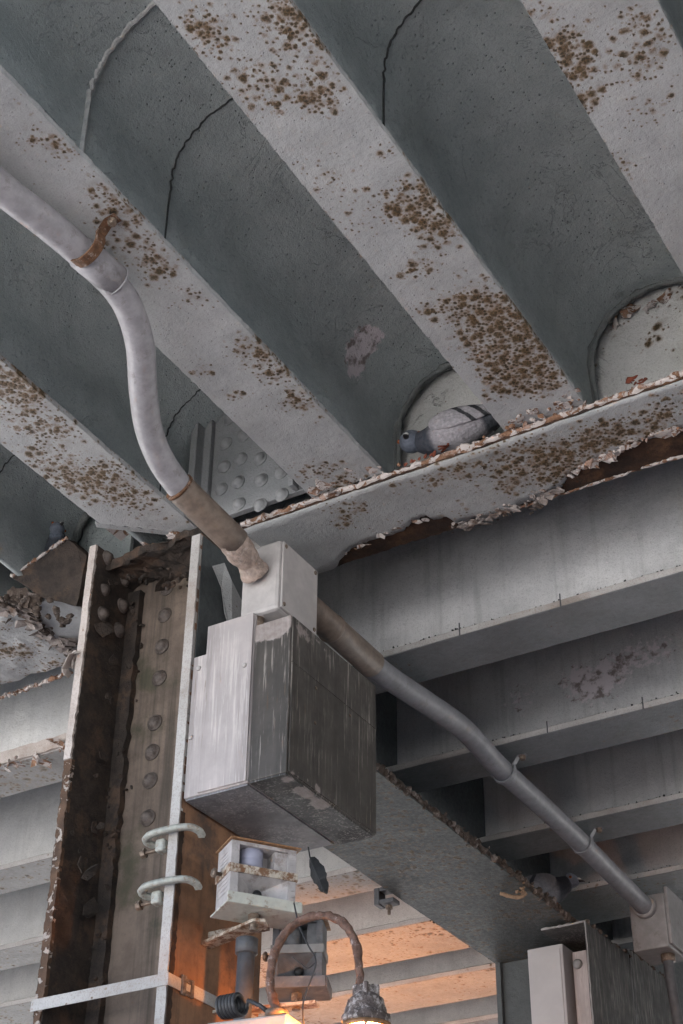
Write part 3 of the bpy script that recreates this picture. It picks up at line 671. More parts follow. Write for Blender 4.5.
sp2 = smooth_path(p2, 10)
bm = B(); tube(bm, smooth_path(p1, 10), R1, 24); o = obj('pipe', bm, M['conduit'], t, True)
bm = B(); tube(bm, sp2, R1 * .97, 24); obj('bend', bm, M['conduit'], t, True)
d = (p1[-1] - p1[-2]).normalized()
bm = B(); tube(bm, [p1[-1] - d * .02, p1[-1] + d * .095], R1 * 1.10, 24); lathe(bm, [(R1 * 1.02, 0), (R1 * 1.14, .001), (R1 * 1.14, .004), (R1 * 1.02, .005)], p1[-1] + d * .096, d, 24); obj('coupling', bm, M['conduit'], t, True)
strapclip(t, at(92, 252, z=2.780) - d * .02, d, R1 * 1.1, (0, 0, 1))
q0 = p2[-1]; q1 = at(236, 543, z=2.565); q2 = V((-2.215, 3.20, 2.515))
dd = (q1 - q0).normalized()
bm = B(); tube(bm, [q0 - dd * .012, q0 + dd * .01, q1 - dd * .05, q1], R1 * 1.12, 24); obj('elbow_sleeve', bm, M['conduit_tan'], t, True)
bm = B(); lathe(bm, [(R1 * 1.06, -.004), (R1 * 1.19, -.003), (R1 * 1.19, .006), (R1 * 1.13, .007)], q0 - dd * .012, dd, 24); obj('sleeve_rim', bm, M['strapm'], t, True)
bm = B(); tube(bm, smooth_path([q1 - dd * .03, q1.lerp(q2, .4), q1.lerp(q2, .7), q2 + V((0, -.008, 0))], 10), lambda f: R1 * (1.0 + .12 * sin(f * 9)), 24, True, .004); obj('taped_joint', bm, M['tape'], t, True)

# upper junction box
jx0, jx1, jy0, jy1, jz0, jz1 = -2.272, -2.138, 3.20, 3.405, 2.385, 2.625
t = thing('junction_box', 'pale grey square junction box above the big cabinet', 'junction box', (-2.2, 3.3, jz0), 'conduit junction boxes')
bm = B(); box(bm, jx0, jx1, jy0, jy1, jz0, jz1); obj('casing', bm, M['jbox'], t, bevel=.012)
bm = B(); box(bm, jx1 + .0005, jx1 + .007, jy0 + .008, jy1 - .004, jz0 + .006, jz1 - .006); o = obj('cover_plate', bm, M['jbox'], t, bevel=.004)
for y, z in ((jy0 + .02, jz0 + .02), (jy1 - .02, jz0 + .02), (jy0 + .02, jz1 - .02), (jy1 - .02, jz1 - .02)):
    bm = B(); lathe(bm, [(.007, 0), (.006, .003)], (jx1 + .0072, y, z), (1, 0, 0), 10); obj('screw', bm, M['bolt'], o)
bm = B(); lathe(bm, [(.018, -.036), (.018, .004)], (-2.222, 3.225, jz0), (0, 0, 1), 16); obj('nipple', bm, M['bolt'], t, True)

# lower conduit
t = thing('straight_conduit', 'dim grey conduit running away under the far joists on the right', 'conduit', (-2.2, 4.8, 2.5), 'electrical conduits')
path = [V((-2.206, 3.41, 2.548)), V((-2.205, 3.60, 2.548)), V((-2.203, 3.90, 2.543)), V((-2.196, 4.18, 2.565)), V((-2.19, 4.45, 2.588)), V((-2.19, 4.62, 2.578)), V((-2.195, 4.8, 2.566)), V((-2.195, 5.4, 2.555)), V((-2.2, 6.20, 2.515))]
sp = smooth_path(path, 10)
bm = B(); tube(bm, sp, R1, 24); obj('pipe', bm, M['conduit_dim'], t, True)
bm = B(); tube(bm, [V((-2.206, 3.40, 2.548)), V((-2.205, 3.60, 2.548)), V((-2.203, 3.86, 2.543))], R1 * 1.13, 24); obj('sleeve', bm, M['conduit_tan'], t, True)
bm = B(); lathe(bm, [(R1 * 1.15, 0), (R1 * 1.22, .004), (R1 * 1.22, .012), (R1 * 1.15, .016)], (-2.206, 3.60, 2.548), (0, 1, 0), 24); obj('sleeve_rim', bm, M['conduit_tan'], t, True)
for y, z in ((4.815, 2.566), (5.52, 2.553)): strapclip(t, (-2.195, y, z), (0, 1, 0), R1, (0, 0, 1), 'conduit_dim', .022)

# far junction box with drop pipe
c0, c1 = at(632, 906, y=5.78), at(662, 934, y=5.78)
t = thing('junction_box', 'small dim junction box where the lower conduit ends at far right', 'junction box', (-2.18, 6.3, 2.3), 'conduit junction boxes')
bm = B(); box(bm, -2.275, -2.115, 6.2, 6.40, 2.335, 2.57); o = obj('casing', bm, M['jboxdim'], t, bevel=.006)
bm = B(); box(bm, -2.1145, -2.10, 6.205, 6.40, 2.345, 2.595); obj('cover_plate', bm, M['jboxdim'], t, bevel=.003)
bm = B(); lathe(bm, [(R1, -.03), (R1 * 1.25, -.028), (R1 * 1.25, -.002)], (-2.2, 6.2, 2.515), (0, 1, 0), 24); obj('gland', bm, M['jboxdim'], t, True)
bm = B(); tube(bm, smooth_path([V((-2.16, 6.3, 2.34)), V((-2.16, 6.3, 2.22)), V((-2.15, 6.32, 1.9)), V((-2.15, 6.35, 1.0))], 6), .022, 16); obj('drop_pipe', bm, M['pipe'], t, True)
bm = B(); lathe(bm, [(.03, -.03), (.03, .0)], (-2.16, 6.3, 2.334), (0, 0, 1), 16); obj('nut', bm, M['bolt'], t, True)

# ---------------------------------------------------------------- the big cabinet: pale half and dark half
zb = 1.855
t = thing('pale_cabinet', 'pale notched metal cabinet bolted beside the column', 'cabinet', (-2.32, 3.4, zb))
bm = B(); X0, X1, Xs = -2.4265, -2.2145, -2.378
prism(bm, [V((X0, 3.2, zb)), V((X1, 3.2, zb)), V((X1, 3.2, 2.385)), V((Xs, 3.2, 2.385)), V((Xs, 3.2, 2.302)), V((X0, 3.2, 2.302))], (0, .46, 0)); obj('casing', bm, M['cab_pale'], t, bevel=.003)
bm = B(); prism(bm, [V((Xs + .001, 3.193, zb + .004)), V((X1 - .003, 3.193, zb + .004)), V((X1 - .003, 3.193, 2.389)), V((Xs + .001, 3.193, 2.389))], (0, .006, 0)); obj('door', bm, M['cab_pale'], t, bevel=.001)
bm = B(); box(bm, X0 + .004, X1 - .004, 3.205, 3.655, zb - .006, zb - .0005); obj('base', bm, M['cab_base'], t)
for x, z in ((-2.405, 2.26), (-2.415, 2.04), (-2.24, 2.22)):
    bm = B(); lathe(bm, [(.008, 0), (.007, .003), (.003, .004)], (x, 3.192 if x > Xs else 3.199, z), (0, -1, 0), 12); obj('screw', bm, M['jbox'], t, True)
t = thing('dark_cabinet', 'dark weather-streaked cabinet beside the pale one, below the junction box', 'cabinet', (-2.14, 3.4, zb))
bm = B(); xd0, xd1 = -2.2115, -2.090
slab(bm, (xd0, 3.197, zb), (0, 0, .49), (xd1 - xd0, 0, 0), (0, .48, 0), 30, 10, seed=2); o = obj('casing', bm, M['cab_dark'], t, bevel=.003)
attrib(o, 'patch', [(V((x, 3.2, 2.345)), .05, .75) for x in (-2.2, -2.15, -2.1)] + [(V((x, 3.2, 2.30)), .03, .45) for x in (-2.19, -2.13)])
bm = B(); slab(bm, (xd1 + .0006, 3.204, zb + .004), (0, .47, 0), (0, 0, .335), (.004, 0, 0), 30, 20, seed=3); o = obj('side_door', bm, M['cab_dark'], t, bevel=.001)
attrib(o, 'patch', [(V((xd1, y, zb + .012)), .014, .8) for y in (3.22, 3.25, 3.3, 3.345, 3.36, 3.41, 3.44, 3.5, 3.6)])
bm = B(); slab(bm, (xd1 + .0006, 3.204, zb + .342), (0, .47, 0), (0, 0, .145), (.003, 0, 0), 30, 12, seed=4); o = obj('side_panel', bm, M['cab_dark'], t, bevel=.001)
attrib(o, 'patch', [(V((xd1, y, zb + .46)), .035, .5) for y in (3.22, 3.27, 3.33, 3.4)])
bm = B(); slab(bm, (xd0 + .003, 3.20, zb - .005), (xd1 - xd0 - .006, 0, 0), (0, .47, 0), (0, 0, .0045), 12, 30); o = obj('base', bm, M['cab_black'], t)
attrib(o, 'patch', [(V((xd1 - .02, y, zb)), .03, .7) for y in (3.23, 3.30, 3.33, 3.39, 3.42)])
for y, z in ((3.33, 2.17), (3.33, 2.06), (3.52, 2.17)):
    bm = B(); lathe(bm, [(.006, 0), (.004, .002)], (xd1 + .005, y, z), (1, 0, 0), 10); obj('screw', bm, M['bolt'], t, True)

# ---------------------------------------------------------------- sirens
def siren(name, label, P, ang, w, dp, h, body, lensm, bandm, traym, group):
    """two-throat siren in a strapped housing; P is the lower front left corner, ang the heading of its front edge"""
    t = thing(name, label, 'siren', P, group)
    mx = Matrix.Translation(P) @ Matrix.Rotation(ang, 4, 'Z')         # local: x along front, y into the housing
    fw = .022 * w / .175; zt = h * .56
    def add(nm, fn, mat, bev=0., par=None, sm=False):
        b = B(); fn(b); bmesh.ops.transform(b, matrix=mx, verts=b.verts); return obj(nm, b, mat, par or t, sm, bev)
    def shell(b):
        box(b, 0, w, dp * .62, dp, 0, h); box(b, 0, fw, 0, dp * .62, 0, h); box(b, w - fw, w, 0, dp * .62, 0, h)
        box(b, fw, w - fw, 0, dp * .62, h - .010, h); box(b, fw, w - fw, 0, dp * .62, zt - .012, zt + .012); box(b, fw, w - fw, 0, dp * .62, 0, .012)
        box(b, w * .68, w - fw, .008, dp * .62, zt + .012, h - .010)
        for k in range(4): box(b, -.002, -.0002, dp * .15, dp * .85, h * .2 + k * h * .07, h * .2 + k * h * .07 + .004); box(b, -.002, -.0002, dp * .2, dp * .8, h * .66 + k * h * .06, h * .66 + k * h * .06 + .003)
        for k in range(3): box(b, w - fw * .8, w - fw * .2, -.002, -.0002, h * .14 + k * .016, h * .14 + k * .016 + .004); box(b, w - fw * .8, w - fw * .2, -.002, -.0002, h * .66 + k * .014, h * .66 + k * .014 + .003)
    add('housing', shell, body, .004)
    def horn(b):                                                       # flared lower mouth
        a = [V((fw, .002, .012)), V((w - fw, .002, .012)), V((w - fw, .002, zt - .012)), V((fw, .002, zt - .012))]
        n = 24; cx, cz = w * .5, zt * .5; ro = []; ri = []
        for k in range(n):
            th = 2 * pi * k / n; c_, s_ = cos(th), sin(th); m = max(abs(c_), abs(s_))
            ro.append(b.verts.new((cx + c_ / m * (w / 2 - fw), .003, cz + s_ / m * (zt / 2 - .012)))); ri.append(b.verts.new((cx + c_ * .011, dp * .5, cz + s_ * .011)))
        for k in range(n): b.faces.new((ro[k], ro[(k + 1) % n], ri[(k + 1) % n], ri[k]))
    add('horn', horn, body)
    add('throat', lambda b: lathe(b, [(.012, 0), (.013, -.012), (.008, -.02)], (w * .5, dp * .5, zt * .5), (0, 1, 0), 16), M['black'], 0, None, True)
    add('lens', lambda b: lathe(b, [(w * .17, zt + .012), (w * .17, h * .78), (w * .165, h * .79), (w * .17, h * .80), (w * .17, h - .0105)], (w * .38, dp * .36, 0), (0, 0, 1), 24), lensm, 0, None, True)
    def band(b):
        z0, z1 = zt - .013, zt + .010; e = .004
        box(b, -e, w + e, -e - .0005, -.0005, z0, z1); box(b, -e, -.0005, -.0005, dp + e, z0, z1); box(b, w + .0005, w + e, -.0005, dp + e, z0, z1)
    add('band', band, bandm, .001)
    def tray(b):
        box(b, -.010, w + .012, -.014, dp + .01, -.006, -.0005); box(b, -.010, w + .012, -.018, -.0145, -.006, .024); box(b, w + .0125, w + .016, -.014, dp, -.006, .024)
    add('tray', tray, traym, .0015)
    add('lid', lambda b: (box(b, -.006, w + .010, -.012, dp + .008, h + .0005, h + .005)), M['brass'], .001)
    def knob(b): lathe(b, [(.005, 0), (.005, .016), (.013, .0165), (.014, .022), (.009, .027)], (-.005, dp * .55, zt - .002), (-1, 0, 0), 14)
    add('side_bolt', knob, M['bolt'], 0, None, True)
    def foot(b):
        lathe(b, [(.016, -.030), (.016, -.0065)], (w * .47, dp * .4, 0), (0, 0, 1), 6); lathe(b, [(.011, -.05), (.011, -.030)], (w * .47, dp * .4, 0), (0, 0, 1), 12)
    add('mounting_bolt', foot, M['bolt'])
    return t, mx
ang = math.atan2(.81, .58)
P = V((-2.242, 3.18, 1.518))
t, mx = siren('alarm_siren', 'pale two-throat alarm siren in a rust-speckled steel strap, under the cabinet', P, ang, .184, .103, .172, M['plastic'], M['lens'], M['band'], M['tray'], 'alarm sirens')
bm = B(); a, b = at(206, 912, y=3.19), at(262, 907, y=3.12)
prism(bm, [V((cr + .001, 3.33, 1.486)), V((cr + .001, 3.37, 1.486)), V((-2.205, 3.315, 1.486)), V((-2.19, 3.275, 1.486)), V((-2.215, 3.255, 1.486))], (0, 0, .008)); obj('bracket', bm, M['band'], t)
P2 = V((-2.262, 3.42, 1.368))
t, mx = siren('alarm_siren', 'sooty grey siren behind the lamp arm, its tray lit orange', P2, RAD(24), .135, .09, .185, M['greysiren'], M['greysiren'], M['jboxdim'], M['greysiren'], 'alarm sirens')
bm = B(); prism(bm, [V((cr + .001, 3.40, 1.322)), V((cr + .001, 3.44, 1.322)), V((-2.16, 3.50, 1.322)), V((-2.15, 3.46, 1.322))], (0, 0, .008)); obj('bracket', bm, M['band'], t); bm = B(); prism(bm, [V((cr + .001, 3.36, 1.50)), V((cr + .001, 3.36, 1.53)), V((-2.265, 3.40, 1.55)), V((-2.265, 3.40, 1.52))], (0, .01, 0)); obj('bracket', bm, M['band'], t)

# ---------------------------------------------------------------- beam clamps on the column edge
for k, (z, lab) in enumerate(((1.755, 'upper pale green iron clamp gripping the column edge'), (1.607, 'lower pale green iron clamp gripping the column edge'))):
    c = V((cr - .01, cyf, z)); t = thing('beam_clamp', lab, 'clamp', c, 'clamps on the column edge')
    bm = B(); pts = []
    for q in range(33):
        a = pi / 2 + pi * q / 32; pts.append(c + V((-.048 + .030 * cos(a), -.015 + .024 * sin(a) * 1., .0)))
    pts = [c + V((.085, .03, -.012)), c + V((.090, .012, -.006)), c + V((.075, -.02, 0)), c + V((.03, -.040, 0)), c + V((-.06, -.042, 0)), c + V((-.10, -.030, -.002)), c + V((-.118, -.005, -.006)), c + V((-.105, .025, -.012)), c + V((-.07, .035, -.016))]
    pts2 = [p - V((0, 0, .004)) for p in pts]
    sp = smooth_path([c + (p - c) * .80 for p in pts], 8); vs = []
    for p, u, w in frames(sp):
        n = V((0, 0, 1)); s_ = (sp[min(sp.index(p) + 1, len(sp) - 1)] - sp[max(sp.index(p) - 1, 0)]).normalized().cross(n)
        vs.append([bm.verts.new(p + s_ * a_ + n * b_) for a_, b_ in ((-.009, -.007), (.009, -.007), (.012, .000), (.006, .009), (-.006, .009), (-.012, .000))])
    for a, b in zip(vs, vs[1:]):
        for q in range(6): bm.faces.new((a[q], a[(q + 1) % 6], b[(q + 1) % 6], b[q]))
    bm.faces.new(vs[0][::-1]); bm.faces.new(vs[-1]); obj('jaw', bm, M['clamp'], t, True)
    bm = B(); lathe(bm, [(.006, 0), (.006, .075), (.014, .0755), (.014, .088)], c + V((-.02, .005, -.030)), (-1, -.15, -.1), 8); obj('bolt', bm, M['bolt'], t)
    bm = B(); box(bm, -.03, .0, -.016, .016, -.018, .018, Matrix.Translation(c + V((-.03, .002, -.026)))); obj('lug', bm, M['clamp'], t, bevel=.006)

# banding strap round the column
t = thing('band_strap', 'flat pale steel strap drawn round the column above the lamp bracket', 'strap', (-2.65, 3.19, 1.35))
bm = B(); zz = 1.352
box(bm, cl - .004, cr + .004, cyf - .010, cyf - .0075, zz - .016, zz + .016); obj('front_run', bm, M['white'], t)
bm = B(); box(bm, cr + .004, cr + .0065, cyf - .010, cyb, zz - .016, zz + .016); obj('side_run', bm, M['white'], t)
bm = B(); box(bm, cr + .007, cr + .014, 3.245, 3.262, zz - .026, zz + .026); box(bm, cr + .007, cr + .012, 3.264, 3.286, zz - .022, zz - .010); box(bm, cr + .007, cr + .012, 3.264, 3.286, zz + .010, zz + .022); box(bm, cr + .007, cr + .013, 3.288, 3.298, zz - .024, zz + .024); obj('buckle', bm, M['bolt'], t, bevel=.002)

# stand pipe and cable coil beneath the siren
t = thing('stand_pipe', 'dark vertical pipe rising from the lamp bracket to the siren', 'pipe', (-2.27, 3.3, .2))
bm = B(); tube(bm, [V((-2.262, 3.30, 1.452)), V((-2.266, 3.30, 1.2)), V((-2.27, 3.30, -1.6))], .023, 18); obj('pipe', bm, M['pipe'], t, True)
bm = B(); lathe(bm, [(.025, -.02), (.030, -.018), (.030, .02), (.025, .022)], (-2.262, 3.30, 1.44), (0, 0, 1), 16); obj('collar', bm, M['pipe'], t, True)
c = at(232, 1006, y=3.05)
bm = B(); pts = []
for k in range(140):
    a = k / 139 * 2 * pi * 6; pts.append(c + V((-.03 + .055 * k / 139, .026 * cos(a), .024 * sin(a))))
pts += [c + V((.05, -.005, .004)), c + V((.08, .0, -.012)), c + V((.10, .01, -.03))]
tube(bm, [c + V((-.10, .09, .045)), c + V((-.07, .06, .03)), c + V((-.045, .035, .01))] + pts, .0052, 8); tag(obj('cable_coil', bm, M['cable'], None, True), 'coil of dark cable lying at the foot of the lamp arm', 'cable')

# lamp bracket box at the foot of the lamp
P = at(216, 1017, y=3.02)
t = thing('lamp_mount_box', 'pale metal box top at the bottom edge holding the lamp arm', 'box', (-2.03, 3.08, .9))
bm = B(); mxb = Matrix.Translation((-2.04, 3.07, 0)) @ Matrix.Rotation(RAD(8), 4, 'Z'); box(bm, -.125, .085, -.065, .08, .98, 1.142, mxb); obj('casing', bm, M['jbox'], t, bevel=.006)
bm = B(); lathe(bm, [(.027, 0), (.027, .012), (.022, .016)], (-1.985, 3.03, 1.142), (0, 0, 1), 16); obj('gland', bm, M['bolt'], t, True)
bm = B(); box(bm, -2.43, -2.14, 3.10, 3.13, 1.03, 1.07); obj('bracket', bm, M['band'], t)

# ---------------------------------------------------------------- gooseneck lamp
def lamp(label, org):
    """arched arm with a caged cap lamp; org shifts the whole fitting"""
    org = V(org); t = thing('gooseneck_lamp', label, 'lamp', V((-1.985, 3.03, 1.158)) + org, 'gooseneck lamps')
    ap = [V((-1.985, 3.03, 1.158))] + [at(px, py, y=3.03) for px, py in ((270, 985), (275, 952), (291, 927), (314, 916), (337, 919), (352, 935), (359, 962), (361, 990))]
    ap = [p + org for p in ap]
    bm = B(); tube(bm, smooth_path(ap, 8), .0102, 16, True, .004); obj('arm', bm, M['neck'], t, True)
    c = at(366, 990, y=3.03) + org
    bm = B(); lathe(bm, [(.018, .010), (.022, .004), (.022, -.008), (.030, -.014), (.040, -.026), (.046, -.044), (.048, -.058), (.055, -.062), (.055, -.074), (.050, -.078)], c, (0, 0, 1), 30, .006); o = obj('cap', bm, M['shade'], t, True)
    bm = B()
    for k in range(4): a = k * pi / 2 + .5; box(bm, -.006, .006, -.005, .005, -.020, .012, Matrix.Translation(c + V((cos(a) * .024, sin(a) * .024, 0))))
    obj('lug', bm, M['shade'], t, bevel=.003)
    bm = B(); lathe(bm, [(.053, -.080), (.057, -.0785), (.057, -.088), (.053, -.089)], c, (0, 0, 1), 30, .001); obj('rim', bm, M['brass'], t, True)
    bm = B(); lathe(bm, [(.010, -.0795), (.018, -.088), (.022, -.100), (.020, -.112), (.012, -.121), (.003, -.124)], c, (0, 0, 1), 24); obj('bulb', bm, M['bulb'], t, True)
    bm = B()
    for k in range(6):
        a = k * pi / 3; u = V((cos(a), sin(a), 0)); tube(bm, smooth_path([c + u * .054 + V((0, 0, -.088)), c + u * .058 + V((0, 0, -.13)), c + u * .046 + V((0, 0, -.18)), c + u * .012 + V((0, 0, -.205))], 5), .003, 6)
    obj('guard', bm, M['shade'], t)
    return t, c
t, lc = lamp('corroded gooseneck lamp with a glowing orange bulb at the bottom edge', (0, 0, 0))
def pl(c, watts, size=.04):
    l = bpy.data.lights.new('lamp_glow', 'POINT'); l.energy = watts; l.color = (1, .36, .06); l.shadow_soft_size = size
    o = bpy.data.objects.new('lamp_glow', l); COL.objects.link(o); o.location = V(c) + V((0, 0, CAMH)); return o
# upward floodlight on a post beyond the long girder, just below the picture
t = thing('flood_lamp', 'upward orange floodlight on a post under the far joists, below the picture', 'lamp', (-3.9, 6.6, -CAMH))
bm = B(); tube(bm, [V((-3.9, 6.6, -CAMH)), V((-3.9, 6.6, 1.0))], .03, 16); obj('post', bm, M['pipe'], t, True)
bm = B(); lathe(bm, [(.05, 1.0), (.10, 1.05), (.13, 1.15), (.135, 1.17), (.12, 1.17), (.09, 1.09)], (-3.9, 6.6, 0), (0, 0, 1), 28); obj('reflector', bm, M['shade'], t, True)
bm = B(); lathe(bm, [(.03, 1.095), (.035, 1.12), (.02, 1.15)], (-3.9, 6.6, 0), (0, 0, 1), 18); obj('bulb', bm, M['floodbulb'], t, True)
LAMP2 = pl((-3.9, 6.6, 1.21), 19.0, .06)
LAMP2.data.type = 'SPOT'; LAMP2.data.spot_size = RAD(82); LAMP2.data.spot_blend = .6; LAMP2.rotation_euler = (RAD(180), 0, 0)

# thin wire and hanging feather
bm = B(); tube(bm, smooth_path([at(294, 903, y=3.2), at(299, 925, y=3.15), at(308, 945, y=3.12), at(316, 962, y=3.1), at(309, 985, y=3.1), at(303, 1005, y=3.1), at(304, 1030, y=3.1)], 8), .0022, 6)
tube(bm, smooth_path([at(316, 962, y=3.1), at(308, 968, y=3.1), at(300, 963, y=3.1), at(292, 957, y=3.12)], 6), .0016, 6); tag(obj('loose_wire', bm, M['cable'], None, True), 'thin dark wire dangling from the siren past the lamp arm', 'wire')
bm = B(); c0, c1 = at(311, 858, y=3.3), at(326, 893, y=3.3); ax = (c1 - c0); sd = ax.normalized().cross(V((0, 1, 0)))
L1 = []; L2 = []; n = 14
for k in range(n + 1):
    f = k / n; wd = .020 * sin(pi * min(1, f * .92 + .08)) ** .7 * (1 + .45 * noise.noise(V((k * .47, 3, 1)))); m = c0 + ax * f
    L1.append(m + sd * wd + V((0, .006, 0))); L2.append(m - sd * wd + V((0, .006, 0)))
bm2 = bm
mid = [c0 + ax * k / n + V((0, -.004, 0)) for k in range(n + 1)]
a = [bm.verts.new(p) for p in L1]; b = [bm.verts.new(p) for p in mid]; d_ = [bm.verts.new(p) for p in L2]
for k in range(n): bm.faces.new((a[k], a[k + 1], b[k + 1], b[k])); bm.faces.new((b[k], b[k + 1], d_[k + 1], d_[k]))
tube(bm, [c0 + V((-.006, -.005, .03)), c0 + V((0, -.005, 0)), c1 + V((0, -.005, 0))], .002, 6)
o = tag(obj('hanging_feather', bm, M['black']), 'dark feather hanging below the dark cabinet', 'feather'); sm = o.modifiers.new('solid', 'SOLIDIFY'); sm.thickness = .002
# twine snagged on the girder edge
c = at(521, 885, z=2.42); bm = B()
for q in range(7):
    random.seed(40 + q); pts = [c + V((random.gauss(0, .018), random.gauss(0, .035), random.gauss(0, .018))) for _ in range(7)]
    tube(bm, smooth_path(pts, 6), .0042, 6, True, .001)
tube(bm, smooth_path([c, c + V((.0, .03, -.03)), c + V((-.03, .0, -.045)), c + V((-.08, -.03, -.03))], 6), .008, 7, True, .003)
tag(obj('snagged_twine', bm, M['twine'], None, True), 'knot of straw twine snagged on the edge of the speckled girder', 'twine')

# ---------------------------------------------------------------- second column and its cabinets
t = thing('steel_column', 'far dark column end under the speckled girder, lower right', 'column', (-2.7, 6.4, -CAMH), 'steel columns')
bm = B(); box(bm, -2.92, -2.895, 6.2, 6.6, -CAMH, 2.398); box(bm, -2.46, -2.435, 6.2, 6.6, -CAMH, 2.398); obj('flange', bm, M['slate'], t, bevel=.003)
bm = B(); box(bm, -2.894, -2.461, 6.22, 6.24, -CAMH, 2.398); obj('web', bm, M['slate'], t)
t = thing('clean_panel_box', 'clean pale upright box on the far column', 'box', (-2.59, 6.0, .2), 'boxes on the far column')
xa, xb = at(527, 948, y=6.0).x, at(562, 942, y=6.0).x
bm = B(); box(bm, xa, xb, 6.0, 6.19, .2, 2.352); obj('casing', bm, M['panelw'], t, bevel=.004)
bm = B(); box(bm, xa + .012, xb - .012, 5.9965, 5.9995, .25, 2.335); obj('cover', bm, M['panelw'], t)
t = thing('riveted_panel_box', 'narrow pale box with a round stud beside the clean pale box', 'box', (-2.45, 6.1, .2), 'boxes on the far column')
xc2, xd2 = xb + .02, at(586, 949, y=6.05).x
bm = B(); box(bm, xc2, xd2, 6.05, 6.19, .2, 2.325); obj('casing', bm, M['cab_pale'], t, bevel=.003)
bm = B(); lathe(bm, [(.022, 0), (.020, .008), (.010, .012)], ((xc2 + xd2) / 2 - .01, 6.049, 2.27), (0, -1, 0), 16); obj('stud', bm, M['rivet'], t, True)
def hood(name, label, xr, y0, y1, ztop, zbot, xl):
    t = thing(name, label, 'metal hood', (xr, (y0 + y1) / 2, zbot), 'streaked hoods on the far column')
    bm = B(); slab(bm, (xr, y0, zbot), (0, y1 - y0, 0), (0, 0, ztop - zbot), (.008, 0, 0), 30, 40, (0, .02, 0, 0), .004, y0, 24); obj('side_sheet', bm, M['cab_black'], t)
    bm = B(); box(bm, xl, xr - .001, y0, y1, ztop - .006, ztop); obj('top_sheet', bm, M['cab_black'], t)
    bm = B(); rim(bm, [V((xr + .004, y0, zbot + (ztop - zbot) * k / 60)) for k in range(61)] , .006, .003)
    rim(bm, [V((xl + (xr - xl) * k / 16, y0, ztop - .002)) for k in range(17)], .007, .003); obj('front_rim', bm, M['jboxdim'], t)
    bm = B(); crumbs(bm, [V((xr, y0, ztop)), V((xr, y1, ztop))], 40, .012, (.005, .03, .006)); obj('rust_scale', bm, M['scale'], t)
    return t
pr = at(584, 921, y=5.88); plf = at(541, 926, y=5.88)
hood('streaked_hood', 'black streaked sheet metal hood over the pale boxes', pr.x, 5.88, 6.34, min(pr.z, 2.394), .4, plf.x)
pr2 = at(628, 949, y=6.42)
hood('streaked_hood', 'second black hood farther back beyond the first, at the right edge', pr2.x, 6.42, 7.0, pr2.z, .4, pr2.x - .2)
pr3 = at(668, 985, y=6.95)

# ---------------------------------------------------------------- pigeons
def featherm(name, kind, tone=1.):
    t = NT(name, 'Object'); sep = t.n('ShaderNodeSeparateXYZ'); t.put(sep.inputs[0], t.p); x, y, z = sep.outputs
    n = t.noise(40, 4, .6); nf = t.noise((140, 260, 260), 3, .6)
    xj = t.math('ADD', x, t.math('MULTIPLY', t.math('SUBTRACT', n, .5), .018))
    if kind == 'body':
        col = t.mix(t.ramp(xj, .020, .048), (.36, .335, .35), (.040, .045, .058))       # dark iridescent neck
        col = t.mix(t.ramp(xj, .088, .100), col, (.13, .15, .19))                       # blue-grey head
        col = t.mix(t.ramp(xj, -.105, -.12), col, (.05, .055, .065))                    # tail
    elif kind == 'wing':
        col = t.mix(t.ramp(n, .3, .7), (.40, .37, .385), (.33, .31, .325))
        s = t.math('ADD', xj, t.math('MULTIPLY', z, -.7))
        for c in (-.163, -.120):
            b = t.math('MULTIPLY', t.ramp(s, c - .010, c - .006), t.ramp(s, c + .009, c + .005)); col = t.mix(b, col, (.022, .023, .026))
        col = t.mix(t.ramp(xj, -.128, -.142), col, (.045, .047, .052))
    else:
        col = t.mix(n, (.045, .048, .055), (.085, .09, .10))
    d_, r_, g_ = t.voro(85, .004, 120)
    col = t.mix(t.math('MULTIPLY', t.ramp(d_, .34, .62), .2), col, (.10, .095, .10)); t.addh(d_, -1.2)
    col = t.mix(t.math('MULTIPLY', t.ramp(nf, .5, .75), .4), col, (.09, .09, .10))
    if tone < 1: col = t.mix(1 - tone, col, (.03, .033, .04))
    t.addh(nf, 1.); t.addh(n, .6)
    return t.done(col, .75, 0, .0018, .3)
FM = {k: featherm('pigeon_' + k, k) for k in ('body', 'wing', 'tail')}
FD = {k: featherm('shaded_pigeon_' + k, k, .4) for k in ('body', 'wing', 'tail')}  # darkened feather copies: the far pigeon's shade is put into the colour
def loft(bm, secs, seg=20):
    """secs: (centre, half width, half height, tilt) along x; one closed skin"""
    rings = []
    for c, a, b, tl in secs:
        ring = []
        for k in range(seg):
            th = 2 * pi * k / seg; ring.append(bm.verts.new(V(c) + V((sin(th) * b * sin(tl) * -1, cos(th) * a, sin(th) * b * cos(tl)))))
        rings.append(ring)
    for a, b in zip(rings, rings[1:]):
        for k in range(seg): bm.faces.new((a[k], a[(k + 1) % seg], b[(k + 1) % seg], b[k]))
    bm.faces.new(rings[0][::-1]); bm.faces.new(rings[-1])
